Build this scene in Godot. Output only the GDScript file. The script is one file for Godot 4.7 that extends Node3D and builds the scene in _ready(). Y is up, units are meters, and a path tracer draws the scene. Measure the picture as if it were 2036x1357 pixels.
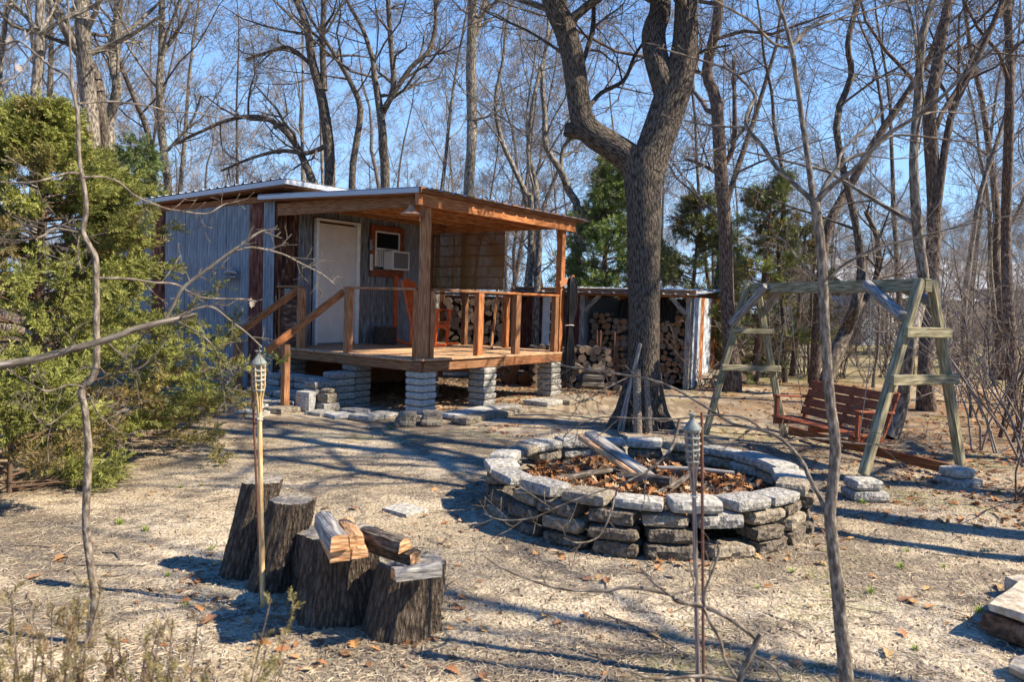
extends Node3D
# A cabin with a porch in a bare winter wood: yard with a fire pit, swing, stumps, torches, wood shed.
# y up, metres. The camera stands at the origin, 1.52 m above the yard, and looks along -z.

const FOCAL := 1529.0      # pixels of the 2036 x 1357 photograph
const ROLL := 0.0311
const HORIZON := 603.6
const EYE := Vector3(0, 1.52, 0)
var cam_right: Vector3
var cam_up: Vector3
var cam_fw: Vector3
var rng := RandomNumberGenerator.new()
var M := {}
var names := {}
var cabin_frame: Transform3D
var box_cache := {}
var noise_a := FastNoiseLite.new()
var noise_b := FastNoiseLite.new()
var noise_c := FastNoiseLite.new()


# ---------------------------------------------------------------- mesh builder
class MB:
	var v := PackedVector3Array()
	var n := PackedVector3Array()
	var t := PackedVector2Array()
	var c := PackedColorArray()
	var i := PackedInt32Array()
	var tint := Color.WHITE
	var tinted := false

	func vert(p: Vector3, nn: Vector3, uv: Vector2) -> int:
		v.push_back(p); n.push_back(nn); t.push_back(uv)
		if tinted: c.push_back(tint)
		return v.size() - 1

	# corners counter-clockwise seen from outside
	func quad(a: Vector3, b: Vector3, cc: Vector3, d: Vector3, ua := Vector2(0, 0), ub := Vector2(1, 0), uc := Vector2(1, 1), ud := Vector2(0, 1)) -> void:
		var nn := (b - a).cross(d - a)
		if nn.length_squared() < 1e-14: nn = (cc - b).cross(a - b)
		nn = nn.normalized()
		var k := vert(a, nn, ua)
		vert(b, nn, ub); vert(cc, nn, uc); vert(d, nn, ud)
		i.append_array(PackedInt32Array([k, k + 2, k + 1, k, k + 3, k + 2]))

	func tri(a: Vector3, b: Vector3, cc: Vector3, ua := Vector2(0, 0), ub := Vector2(1, 0), uc := Vector2(1, 1)) -> void:
		var nn := (b - a).cross(cc - a).normalized()
		var k := vert(a, nn, ua)
		vert(b, nn, ub); vert(cc, nn, uc)
		i.append_array(PackedInt32Array([k, k + 2, k + 1]))

	# a tube along points with a radius at each; u runs along, v around, in metres
	func tube(pts: PackedVector3Array, rad: PackedFloat32Array, sides: int, cap := false, rough := 0.0, rr: RandomNumberGenerator = null) -> void:
		var m := pts.size()
		if m < 2: return
		var d0 := (pts[1] - pts[0]).normalized()
		var ref := Vector3.UP if absf(d0.y) < 0.9 else Vector3.RIGHT
		var x := d0.cross(ref).normalized()
		var k0 := v.size()
		var run := 0.0
		var ph := 0.0 if rr == null else rr.randf() * TAU
		var wrap := TAU * maxf(rad[m / 2], 0.004)
		for j in m:
			var d: Vector3
			if j == 0: d = d0
			elif j == m - 1: d = (pts[j] - pts[j - 1]).normalized()
			else: d = (pts[j + 1] - pts[j - 1]).normalized()
			x = (x - d * x.dot(d)).normalized()
			var y := d.cross(x)
			if j > 0: run += pts[j].distance_to(pts[j - 1])
			var r := rad[j]
			for s in sides + 1:
				var a := TAU * s / sides
				var dir := x * cos(a) + y * sin(a)
				var q := r
				if rough > 0.0:
					q *= 1.0 + rough * (sin(a * 3.0 + j * 0.16 + ph) * 0.6 + sin(a * 7.0 - j * 0.11 + 1.3) * 0.5 + sin(a * 2.0 + j * 0.45) * 0.4)
				if s == sides and rough > 0.0:
					v.push_back(v[v.size() - sides])
				else:
					v.push_back(pts[j] + dir * q)
				n.push_back(dir)
				t.push_back(Vector2(run, wrap * s / sides))
				if tinted: c.push_back(tint)
		var w := sides + 1
		for j in m - 1:
			for s in sides:
				var p := k0 + j * w + s
				i.append_array(PackedInt32Array([p, p + w, p + 1, p + 1, p + w, p + w + 1]))
		if cap:
			for e in [0, m - 1]:
				var nn := -d0 if e == 0 else (pts[m - 1] - pts[m - 2]).normalized()
				var k := vert(pts[e], nn, Vector2(0, 0))
				for s in sides + 1:
					var q := v[k0 + e * w + s]
					vert(q, nn, Vector2((q - pts[e]).x, (q - pts[e]).z))
				for s in sides:
					if e == 0: i.append_array(PackedInt32Array([k, k + 1 + s, k + 2 + s]))
					else: i.append_array(PackedInt32Array([k, k + 2 + s, k + 1 + s]))

	# box with chamfered edges centred at the origin of xf; u along its longest side
	func box(size: Vector3, bev: float, xf := Transform3D()) -> void:
		var h := size * 0.5
		var la := size.max_axis_index()
		var fs := []
		for ax in 3:
			for sg in [-1.0, 1.0]:
				var b1 := (ax + 1) % 3
				var b2 := (ax + 2) % 3
				var pts := []
				for q in [[-1, -1], [1, -1], [1, 1], [-1, 1]]:
					var p := Vector3.ZERO
					p[ax] = sg * h[ax]
					p[b1] = q[0] * (h[b1] - bev)
					p[b2] = q[1] * (h[b2] - bev)
					pts.append(p)
				if sg < 0: pts.reverse()
				fs.append([pts, ax])
		if bev > 0.0:
			for ax in 3:   # the edges that run along ax
				var b1 := (ax + 1) % 3
				var b2 := (ax + 2) % 3
				for q in [[-1.0, -1.0], [1.0, -1.0], [1.0, 1.0], [-1.0, 1.0]]:
					var a := Vector3.ZERO
					var b := Vector3.ZERO
					a[b1] = q[0] * h[b1]; a[b2] = q[1] * (h[b2] - bev)
					b[b1] = q[0] * (h[b1] - bev); b[b2] = q[1] * h[b2]
					var e := h[ax] - bev
					var a1 := a; a1[ax] = -e
					var a2 := a; a2[ax] = e
					var c1 := b; c1[ax] = -e
					var c2 := b; c2[ax] = e
					var pts := [a1, c1, c2, a2] if q[0] * q[1] > 0 else [a1, a2, c2, c1]
					fs.append([pts, b1])
			for sx in [-1.0, 1.0]:
				for sy in [-1.0, 1.0]:
					for sz in [-1.0, 1.0]:
						var p1 := Vector3(sx * h.x, sy * (h.y - bev), sz * (h.z - bev))
						var p2 := Vector3(sx * (h.x - bev), sy * h.y, sz * (h.z - bev))
						var p3 := Vector3(sx * (h.x - bev), sy * (h.y - bev), sz * h.z)
						if sx * sy * sz > 0: tri(xf * p1, xf * p2, xf * p3)
						else: tri(xf * p1, xf * p3, xf * p2)
		for f in fs:
			var uvs := []
			var o1 := (la + 1) % 3
			var o2 := (la + 2) % 3
			for p in f[0]:
				var u: float = p[la]
				var w: float
				if f[1] == la: u = p[o1]; w = p[o2]
				elif f[1] == o1: w = p[o2] + 0.37
				else: w = p[o1]
				uvs.append(Vector2(u, w))
			quad(xf * f[0][0], xf * f[0][1], xf * f[0][2], xf * f[0][3], uvs[0], uvs[1], uvs[2], uvs[3])

	func mesh() -> ArrayMesh:
		var a := []
		a.resize(Mesh.ARRAY_MAX)
		a[Mesh.ARRAY_VERTEX] = v
		a[Mesh.ARRAY_NORMAL] = n
		a[Mesh.ARRAY_TEX_UV] = t
		if tinted: a[Mesh.ARRAY_COLOR] = c
		a[Mesh.ARRAY_INDEX] = i
		var m := ArrayMesh.new()
		if v.size(): m.add_surface_from_arrays(Mesh.PRIMITIVE_TRIANGLES, a)
		return m


# ---------------------------------------------------------------- pixels to directions
func ray(px: float, py: float) -> Vector3:
	return cam_fw + cam_right * ((px - 1018.0) / FOCAL) + cam_up * ((678.5 - py) / FOCAL)

func at_depth(px: float, py: float, z: float) -> Vector3:
	var d := ray(px, py)
	return EYE + d * (z / -d.z)

func on_ground(px: float, py: float, y := 0.0) -> Vector3:
	var d := ray(px, py)
	return EYE + d * ((y - EYE.y) / d.y)


# ---------------------------------------------------------------- naming and tagging
func numbered(called: String) -> String:
	var k: int = names.get(called, 0)
	names[called] = k + 1
	return called if k == 0 else "%s_%03d" % [called, k]

func tag(o: Node, label: String, category: String, group := "", kind := "") -> Node:
	if label: o.set_meta("label", label)
	if category: o.set_meta("category", category)
	if group: o.set_meta("group", group)
	if kind: o.set_meta("kind", kind)
	return o

func thing(called: String, label: String, category: String, xf := Transform3D(), group := "") -> Node3D:
	var o := Node3D.new()
	o.name = numbered(called)
	add_child(o)
	o.transform = xf
	tag(o, label, category, group)
	return o

func part(parent: Node3D, called: String, mesh: Mesh, mat: Material, xf := Transform3D()) -> MeshInstance3D:
	var o := MeshInstance3D.new()
	o.name = called
	o.mesh = mesh
	if mat == M.timber: mat = M[["timber", "timber_warm", "timber_aged"][rng.randi() % 3]]
	o.material_override = mat
	o.transform = xf
	parent.add_child(o, true)
	return o

func holder(parent: Node3D, called: String, xf := Transform3D()) -> Node3D:
	var o := Node3D.new()
	o.name = called
	o.transform = xf
	parent.add_child(o, true)
	return o

func solo(called: String, label: String, category: String, mesh: Mesh, mat: Material, xf := Transform3D(), group := "", kind := "") -> MeshInstance3D:
	var o := MeshInstance3D.new()
	o.name = numbered(called)
	o.mesh = mesh
	o.material_override = mat
	o.transform = xf
	add_child(o)
	tag(o, label, category, group, kind)
	return o

func cbox(size: Vector3, bev := 0.006) -> ArrayMesh:
	var key := "%.3f %.3f %.3f %.3f" % [size.x, size.y, size.z, bev]
	if not box_cache.has(key):
		var mb := MB.new()
		mb.box(size, bev)
		box_cache[key] = mb.mesh()
	return box_cache[key]

func bx(parent: Node3D, called: String, size: Vector3, at: Vector3, mat: Material, bev := 0.006, basis := Basis()) -> MeshInstance3D:
	return part(parent, called, cbox(size, bev), mat, Transform3D(basis, at))

# a bar of section w x h from a to b
func bar_xf(a: Vector3, b: Vector3) -> Transform3D:
	var d := (b - a).normalized()
	var ref := Vector3.UP if absf(d.y) < 0.95 else Vector3.BACK
	var x := ref.cross(d).normalized()
	var y := d.cross(x)
	return Transform3D(Basis(x, y, d), (a + b) * 0.5)

func bar(parent: Node3D, called: String, a: Vector3, b: Vector3, w: float, h: float, mat: Material, bev := 0.005) -> MeshInstance3D:
	return part(parent, called, cbox(Vector3(w, h, a.distance_to(b)), bev), mat, bar_xf(a, b))

func V(a: Array) -> PackedVector3Array:
	return PackedVector3Array(a)

func tube_mesh(pts: PackedVector3Array, rad: PackedFloat32Array, sides := 8, cap := true, rough := 0.0) -> ArrayMesh:
	var mb := MB.new()
	mb.tube(pts, rad, sides, cap, rough, rng)
	return mb.mesh()

# smooth a polyline (Catmull-Rom), with radii
func smooth(pts: PackedVector3Array, rad: PackedFloat32Array, per: int) -> Array:
	var op := PackedVector3Array()
	var orr := PackedFloat32Array()
	var m := pts.size()
	for j in m - 1:
		var a := pts[maxi(j - 1, 0)]
		var d := pts[mini(j + 2, m - 1)]
		for s in per:
			var f := float(s) / per
			op.push_back(pts[j].cubic_interpolate(pts[j + 1], a, d, f))
			orr.push_back(lerpf(rad[j], rad[j + 1], f))
	op.push_back(pts[m - 1])
	orr.push_back(rad[m - 1])
	return [op, orr]


# ---------------------------------------------------------------- materials
func L(r: float, g: float, b: float) -> Color:   # linear base colour
	return Color(r, g, b).linear_to_srgb()

func noise_tex(freq: float, stops: Array, seed_: int, oct := 5, size := 512, kind := FastNoiseLite.TYPE_SIMPLEX_SMOOTH, ridged := false) -> NoiseTexture2D:
	var f := FastNoiseLite.new()
	f.noise_type = kind
	f.seed = seed_
	f.frequency = freq
	f.fractal_octaves = oct
	f.fractal_gain = 0.55
	f.fractal_type = FastNoiseLite.FRACTAL_RIDGED if ridged else FastNoiseLite.FRACTAL_FBM
	var g := Gradient.new()
	g.offsets = PackedFloat32Array([])
	var off := PackedFloat32Array()
	var col := PackedColorArray()
	for s in stops:
		off.push_back(s[0])
		col.push_back(s[1])
	g.offsets = off
	g.colors = col
	var t := NoiseTexture2D.new()
	t.width = size
	t.height = size
	t.seamless = true
	t.noise = f
	t.color_ramp = g
	return t

func grey_tex(freq: float, seed_: int, oct := 5, size := 512, ridged := false) -> NoiseTexture2D:
	return noise_tex(freq, [[0.0, Color.BLACK], [1.0, Color.WHITE]], seed_, oct, size, FastNoiseLite.TYPE_SIMPLEX_SMOOTH, ridged)

func mat(called: String, color: Color, rough: float, tex: Texture2D = null, scale := Vector3.ONE, bump: Texture2D = null, bump_cm := 0.0, tri := false, world := false) -> StandardMaterial3D:
	var m := StandardMaterial3D.new()
	m.resource_name = called
	m.albedo_color = color
	m.roughness = rough
	m.metallic_specular = 0.35
	if tex: m.albedo_texture = tex
	m.uv1_scale = scale
	m.uv1_triplanar = tri
	m.uv1_world_triplanar = world
	if bump:
		m.heightmap_enabled = true
		m.heightmap_texture = bump
		m.heightmap_scale = bump_cm
	M[called] = m
	return m

# end grain: growth rings, radial checks, blotches; the pith in the middle of the picture
func ring_tex(seed_: int, rings: float, tones: Array) -> ImageTexture:
	var im := Image.create(256, 256, false, Image.FORMAT_RGB8)
	var nz := FastNoiseLite.new()
	nz.seed = seed_
	nz.frequency = 0.02
	nz.fractal_octaves = 4
	for y in 256:
		for x in 256:
			var d := Vector2(x - 124.0, y - 131.0)
			var r := d.length() / 128.0 * (1.0 + 0.14 * nz.get_noise_2d(x * 0.7, y * 0.7))
			var a := d.angle()
			var w := 0.5 + 0.5 * sin(r * rings * TAU + nz.get_noise_2d(x * 2.0, y * 2.0) * 2.0)
			var c: Color = tones[1].lerp(tones[2], w * 0.6 + nz.get_noise_2d(x + 300.0, y) * 0.7)
			var crack := absf(sin(a * 3.5 + nz.get_noise_2d(r * 90.0, seed_ * 9.0) * 1.2)) 
			if crack < 0.035 + 0.02 * r and r > 0.12: c = tones[0]
			c = c.lerp(tones[0], clampf(nz.get_noise_2d(x * 1.4 - 90.0, y * 1.4) * 1.6 - 0.1, 0.0, 0.8))
			im.set_pixel(x, y, c)
	return ImageTexture.create_from_image(im)

func make_materials() -> void:
	# three-tone ramps; colours linear
	var bump_fine := grey_tex(0.03, 11, 6)
	var bump_mid := grey_tex(0.012, 12, 5)
	var bark_b := grey_tex(0.016, 13, 5, 512, true)
	mat("ground", Color.WHITE, 1.0, noise_tex(0.05, [[0.2, L(0.55, 0.52, 0.49)], [0.42, L(0.76, 0.745, 0.72)], [0.58, L(0.92, 0.915, 0.90)], [0.8, L(1, 1, 1)]], 21, 7, 1024), Vector3(0.7, 0.7, 0.7), grey_tex(0.045, 22, 6, 1024), 1.3, true, true)
	M.ground.vertex_color_use_as_albedo = true
	M.ground.metallic_specular = 0.1
	mat("oak_bark", Color.WHITE, 0.95, noise_tex(0.022, [[0.12, L(0.28, 0.24, 0.20)], [0.4, L(0.165, 0.135, 0.108)], [0.62, L(0.06, 0.046, 0.036)], [0.9, L(0.022, 0.017, 0.013)]], 31, 4, 1024, FastNoiseLite.TYPE_CELLULAR), Vector3(0.55, 2.6, 1), noise_tex(0.022, [[0.15, Color.WHITE], [0.7, Color.BLACK]], 31, 4, 1024, FastNoiseLite.TYPE_CELLULAR), 4.5)
	mat("grey_bark", Color.WHITE, 0.95, noise_tex(0.02, [[0.2, L(0.065, 0.054, 0.042)], [0.5, L(0.155, 0.133, 0.108)], [0.75, L(0.28, 0.25, 0.21)]], 32, 5), Vector3(0.6, 2.2, 1), bump_mid, 0.8)
	mat("dark_bark", Color.WHITE, 0.95, noise_tex(0.02, [[0.2, L(0.04, 0.031, 0.024)], [0.5, L(0.10, 0.08, 0.063)], [0.8, L(0.21, 0.18, 0.15)]], 33, 5), Vector3(0.7, 3.0, 1), bump_mid, 1.2)
	mat("red_bark", Color.WHITE, 0.95, noise_tex(0.02, [[0.2, L(0.04, 0.028, 0.021)], [0.5, L(0.11, 0.08, 0.062)], [0.8, L(0.20, 0.155, 0.125)]], 34, 5), Vector3(0.7, 3.0, 1), bump_mid, 1.0)
	mat("twig", L(0.145, 0.118, 0.108), 0.9)
	mat("pale_twig", L(0.225, 0.19, 0.168), 0.9)
	mat("sapling_bark", Color.WHITE, 0.85, noise_tex(0.02, [[0.2, L(0.065, 0.05, 0.038)], [0.5, L(0.15, 0.122, 0.096)], [0.8, L(0.28, 0.24, 0.195)]], 35, 5), Vector3(1.6, 5.0, 1), bump_fine, 0.25)
	mat("cedar_bark", L(0.12, 0.075, 0.05), 0.95)
	# sawn timber: grain along u
	var grain := [[0.2, L(0.20, 0.075, 0.03)], [0.45, L(0.33, 0.145, 0.06)], [0.6, L(0.40, 0.19, 0.085)], [0.85, L(0.50, 0.26, 0.125)]]
	mat("timber", Color.WHITE, 0.75, noise_tex(0.02, grain, 41, 5), Vector3(0.35, 5.0, 1), grey_tex(0.02, 41, 5), 0.15)
	for q in [["timber_warm", Color(1.0, 0.93, 0.86), 0.31], ["timber_aged", Color(0.82, 0.84, 0.86), 0.67]]:
		var tv: StandardMaterial3D = M.timber.duplicate()
		tv.resource_name = q[0]
		tv.albedo_color = q[1]
		tv.uv1_offset = Vector3(q[2], q[2] * 2.0, 0)
		M[q[0]] = tv
	mat("timber_dark", L(0.55, 0.50, 0.48), 0.75, noise_tex(0.02, grain, 42, 5), Vector3(0.35, 5.0, 1), grey_tex(0.02, 42, 5), 0.15)
	mat("deck_wood", Color.WHITE, 0.8, noise_tex(0.02, [[0.2, L(0.27, 0.14, 0.07)], [0.5, L(0.44, 0.27, 0.15)], [0.8, L(0.56, 0.39, 0.24)]], 43, 5), Vector3(0.3, 5.0, 1), grey_tex(0.02, 43, 5), 0.15)
	mat("treated_wood", Color.WHITE, 0.8, noise_tex(0.02, [[0.2, L(0.11, 0.096, 0.054)], [0.5, L(0.225, 0.196, 0.117)], [0.8, L(0.35, 0.315, 0.215)]], 44, 5), Vector3(0.35, 4.0, 1), grey_tex(0.02, 44, 5), 0.2)
	mat("grey_wood", Color.WHITE, 0.9, noise_tex(0.02, [[0.2, L(0.10, 0.095, 0.09)], [0.5, L(0.23, 0.215, 0.20)], [0.8, L(0.38, 0.36, 0.33)]], 45, 5), Vector3(0.4, 5.0, 1), grey_tex(0.02, 45, 5), 0.3)
	mat("stump_side", Color.WHITE, 0.95, noise_tex(0.02, [[0.1, L(0.29, 0.24, 0.185)], [0.35, L(0.17, 0.13, 0.097)], [0.6, L(0.085, 0.062, 0.046)], [0.9, L(0.03, 0.022, 0.016)]], 46, 5, 1024, FastNoiseLite.TYPE_CELLULAR), Vector3(0.8, 3.6, 1), noise_tex(0.02, [[0.15, Color.WHITE], [0.7, Color.BLACK]], 46, 5, 1024, FastNoiseLite.TYPE_CELLULAR), 3.0)
	mat("stump_top", Color(0.92, 0.91, 0.89), 0.95, ring_tex(5, 20.0, [L(0.10, 0.085, 0.068), L(0.27, 0.24, 0.20), L(0.42, 0.385, 0.33)]), Vector3(1, 1, 1), bump_mid, 0.6)
	mat("split_wood", Color.WHITE, 0.85, noise_tex(0.02, [[0.2, L(0.30, 0.145, 0.065)], [0.5, L(0.48, 0.27, 0.135)], [0.8, L(0.60, 0.40, 0.24)]], 48, 5), Vector3(1.0, 6.0, 1), grey_tex(0.02, 48, 5), 0.3)
	mat("log_end", Color.WHITE, 0.9, ring_tex(6, 9.0, [L(0.11, 0.05, 0.025), L(0.25, 0.125, 0.062), L(0.36, 0.205, 0.11)]), Vector3(1, 1, 1))
	mat("log_end_grey", Color.WHITE, 0.9, ring_tex(7, 9.0, [L(0.085, 0.06, 0.043), L(0.19, 0.135, 0.097), L(0.30, 0.225, 0.16)]), Vector3(1, 1, 1))
	mat("log_bark", Color.WHITE, 0.95, noise_tex(0.03, [[0.2, L(0.07, 0.055, 0.043)], [0.5, L(0.18, 0.15, 0.12)], [0.8, L(0.40, 0.36, 0.30)]], 51, 5), Vector3(2, 4, 1), bump_mid, 1.0)
	mat("red_stain", Color.WHITE, 0.6, noise_tex(0.02, [[0.2, L(0.12, 0.033, 0.015)], [0.5, L(0.22, 0.06, 0.025)], [0.8, L(0.30, 0.095, 0.042)]], 52, 4), Vector3(0.5, 5.0, 1))
	mat("rocker_red", Color.WHITE, 0.5, noise_tex(0.02, [[0.2, L(0.36, 0.06, 0.014)], [0.5, L(0.50, 0.095, 0.022)], [0.8, L(0.60, 0.14, 0.035)]], 53, 4), Vector3(0.5, 5.0, 1))
	# tin
	var tin := mat("tin_blue", Color.WHITE, 0.55, noise_tex(0.012, [[0.1, L(0.165, 0.18, 0.20)], [0.45, L(0.215, 0.235, 0.26)], [0.6, L(0.24, 0.262, 0.29)], [0.95, L(0.33, 0.355, 0.38)]], 61, 6), Vector3(3.4, 0.42, 1), bump_fine, 0.1)
	tin.metallic = 0.25
	tin = mat("tin_grey", Color.WHITE, 0.6, noise_tex(0.012, [[0.1, L(0.085, 0.062, 0.046)], [0.35, L(0.145, 0.142, 0.142)], [0.6, L(0.19, 0.195, 0.203)], [0.95, L(0.33, 0.34, 0.35)]], 62, 6), Vector3(3.4, 0.42, 1), bump_fine, 0.1)
	tin.metallic = 0.2
	mat("tin_rust", Color.WHITE, 0.85, noise_tex(0.012, [[0.2, L(0.065, 0.024, 0.017)], [0.5, L(0.15, 0.05, 0.033)], [0.7, L(0.21, 0.082, 0.055)], [0.9, L(0.29, 0.17, 0.13)]], 63, 6), Vector3(2.2, 0.4, 1), bump_fine, 0.2)
	mat("tin_dark_rust", Color.WHITE, 0.85, noise_tex(0.012, [[0.2, L(0.03, 0.016, 0.012)], [0.5, L(0.085, 0.036, 0.02)], [0.7, L(0.16, 0.07, 0.035)], [0.9, L(0.30, 0.24, 0.20)]], 64, 6), Vector3(2.2, 0.5, 1), bump_fine, 0.2)
	mat("tin_orange_rust", Color.WHITE, 0.85, noise_tex(0.012, [[0.2, L(0.13, 0.045, 0.018)], [0.5, L(0.33, 0.115, 0.035)], [0.7, L(0.42, 0.19, 0.08)], [0.9, L(0.50, 0.42, 0.36)]], 65, 6), Vector3(2.2, 0.5, 1))
	mat("tin_white", Color.WHITE, 0.6, noise_tex(0.012, [[0.2, L(0.22, 0.25, 0.29)], [0.5, L(0.48, 0.52, 0.56)], [0.9, L(0.70, 0.73, 0.76)]], 66, 6), Vector3(2.2, 0.5, 1))
	tin = mat("roof_metal", Color.WHITE, 0.38, noise_tex(0.012, [[0.2, L(0.36, 0.38, 0.40)], [0.8, L(0.56, 0.58, 0.60)]], 67, 5), Vector3(1, 1, 1))
	tin.metallic = 0.6
	mat("roof_underside", L(0.55, 0.50, 0.42), 0.8)
	mat("fascia_metal", L(0.38, 0.41, 0.45), 0.45)
	# paint, plastic, glass
	mat("door_paint", Color.WHITE, 0.55, noise_tex(0.006, [[0.2, L(0.54, 0.51, 0.46)], [0.8, L(0.60, 0.57, 0.52)]], 71, 4), Vector3(1, 1, 1))
	mat("white_paint", Color.WHITE, 0.6, noise_tex(0.01, [[0.2, L(0.60, 0.60, 0.58)], [0.8, L(0.76, 0.76, 0.74)]], 72, 4), Vector3(1, 1, 1))
	mat("plastic_white", L(0.66, 0.65, 0.62), 0.5)
	mat("plastic_grey", L(0.17, 0.17, 0.17), 0.6)
	mat("dark_glass", L(0.012, 0.013, 0.015), 0.06)
	mat("black_rubber", L(0.016, 0.016, 0.018), 0.4)
	mat("string", L(0.55, 0.5, 0.42), 0.9)
	mat("steel", L(0.22, 0.22, 0.22), 0.5).metallic = 0.7
	mat("rust_rod", Color.WHITE, 0.9, noise_tex(0.04, [[0.2, L(0.10, 0.04, 0.025)], [0.8, L(0.25, 0.115, 0.07)]], 73, 4), Vector3(2, 20, 1))
	mat("torch_metal", Color.WHITE, 0.55, noise_tex(0.03, [[0.2, L(0.10, 0.115, 0.11)], [0.8, L(0.21, 0.23, 0.215)]], 74, 4), Vector3(3, 3, 1))
	mat("weave", L(0.30, 0.30, 0.255), 0.8)
	mat("bamboo", Color.WHITE, 0.55, noise_tex(0.02, [[0.2, L(0.40, 0.24, 0.10)], [0.5, L(0.56, 0.38, 0.18)], [0.8, L(0.68, 0.52, 0.30)]], 75, 4), Vector3(0.6, 8, 1))
	mat("bamboo_grey", Color.WHITE, 0.7, noise_tex(0.02, [[0.2, L(0.15, 0.11, 0.095)], [0.5, L(0.26, 0.20, 0.175)], [0.8, L(0.40, 0.33, 0.29)]], 76, 4), Vector3(0.6, 8, 1))
	mat("lamp_copper", Color.WHITE, 0.6, noise_tex(0.03, [[0.2, L(0.30, 0.15, 0.085)], [0.8, L(0.47, 0.27, 0.17)]], 77, 4), Vector3(3, 3, 1))
	# concrete and stone
	mat("concrete", Color.WHITE, 0.95, noise_tex(0.02, [[0.2, L(0.20, 0.187, 0.163)], [0.5, L(0.325, 0.307, 0.27)], [0.8, L(0.44, 0.42, 0.375)]], 81, 6), Vector3(1.6, 1.6, 1.6), bump_fine, 0.8, true)
	mat("concrete_pale", Color.WHITE, 0.95, noise_tex(0.02, [[0.2, L(0.27, 0.26, 0.237)], [0.5, L(0.40, 0.386, 0.355)], [0.8, L(0.52, 0.50, 0.46)]], 82, 6), Vector3(1.6, 1.6, 1.6), bump_fine, 0.6, true)
	mat("block_tan", Color.WHITE, 0.95, noise_tex(0.02, [[0.2, L(0.12, 0.098, 0.07)], [0.5, L(0.215, 0.18, 0.134)], [0.8, L(0.33, 0.285, 0.22)]], 83, 6), Vector3(1.8, 1.8, 1.8), bump_fine, 1.4, true)
	mat("block_dark", Color.WHITE, 0.95, noise_tex(0.02, [[0.2, L(0.055, 0.044, 0.033)], [0.5, L(0.12, 0.098, 0.074)], [0.8, L(0.21, 0.18, 0.142)]], 84, 6), Vector3(1.8, 1.8, 1.8), bump_fine, 1.6, true)
	mat("block_grey", Color.WHITE, 0.95, noise_tex(0.02, [[0.2, L(0.14, 0.132, 0.12)], [0.5, L(0.25, 0.238, 0.216)], [0.8, L(0.37, 0.355, 0.325)]], 85, 6), Vector3(1.8, 1.8, 1.8), bump_fine, 1.3, true)
	mat("sawn_face", Color.WHITE, 0.9, noise_tex(0.02, [[0.2, L(0.27, 0.215, 0.15)], [0.5, L(0.40, 0.335, 0.25)], [0.8, L(0.52, 0.46, 0.36)]], 87, 5), Vector3(1.5, 1.5, 1.5), bump_fine, 0.5, true)
	mat("sawn_bark", Color.WHITE, 0.95, noise_tex(0.02, [[0.2, L(0.06, 0.035, 0.022)], [0.5, L(0.13, 0.075, 0.045)], [0.8, L(0.22, 0.14, 0.09)]], 88, 5), Vector3(1.5, 1.5, 1.5), bump_fine, 1.5, true)
	mat("ash", Color.WHITE, 1.0, noise_tex(0.03, [[0.2, L(0.025, 0.022, 0.02)], [0.5, L(0.065, 0.055, 0.048)], [0.8, L(0.17, 0.155, 0.14)]], 86, 6), Vector3(1.2, 1.2, 1.2), bump_fine, 3.0, true, true)
	# foliage and litter
	var fol := mat("cedar_leaf", Color.WHITE, 0.8)
	fol.vertex_color_use_as_albedo = true
	fol.backlight_enabled = true
	fol.backlight = Color(0.45, 0.5, 0.2)
	fol.cull_mode = BaseMaterial3D.CULL_DISABLED
	var dl := mat("dry_leaf", Color.WHITE, 0.8)
	dl.vertex_color_use_as_albedo = true
	dl.backlight_enabled = true
	dl.backlight = Color(0.35, 0.22, 0.12)
	dl.cull_mode = BaseMaterial3D.CULL_DISABLED
	var gr := mat("grass_blade", Color.WHITE, 0.8)
	gr.vertex_color_use_as_albedo = true
	gr.backlight_enabled = true
	gr.backlight = Color(0.4, 0.5, 0.15)
	gr.cull_mode = BaseMaterial3D.CULL_DISABLED
	var bit := mat("litter_bit", Color.WHITE, 1.0)
	bit.vertex_color_use_as_albedo = true
	var sh := mat("shade_cloth", Color(0.50, 0.385, 0.24, 0.80), 0.9)
	sh.transparency = BaseMaterial3D.TRANSPARENCY_ALPHA
	mat("far_wall", L(0.26, 0.30, 0.355), 0.7)
	mat("far_roof", L(0.40, 0.42, 0.44), 0.5)


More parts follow.
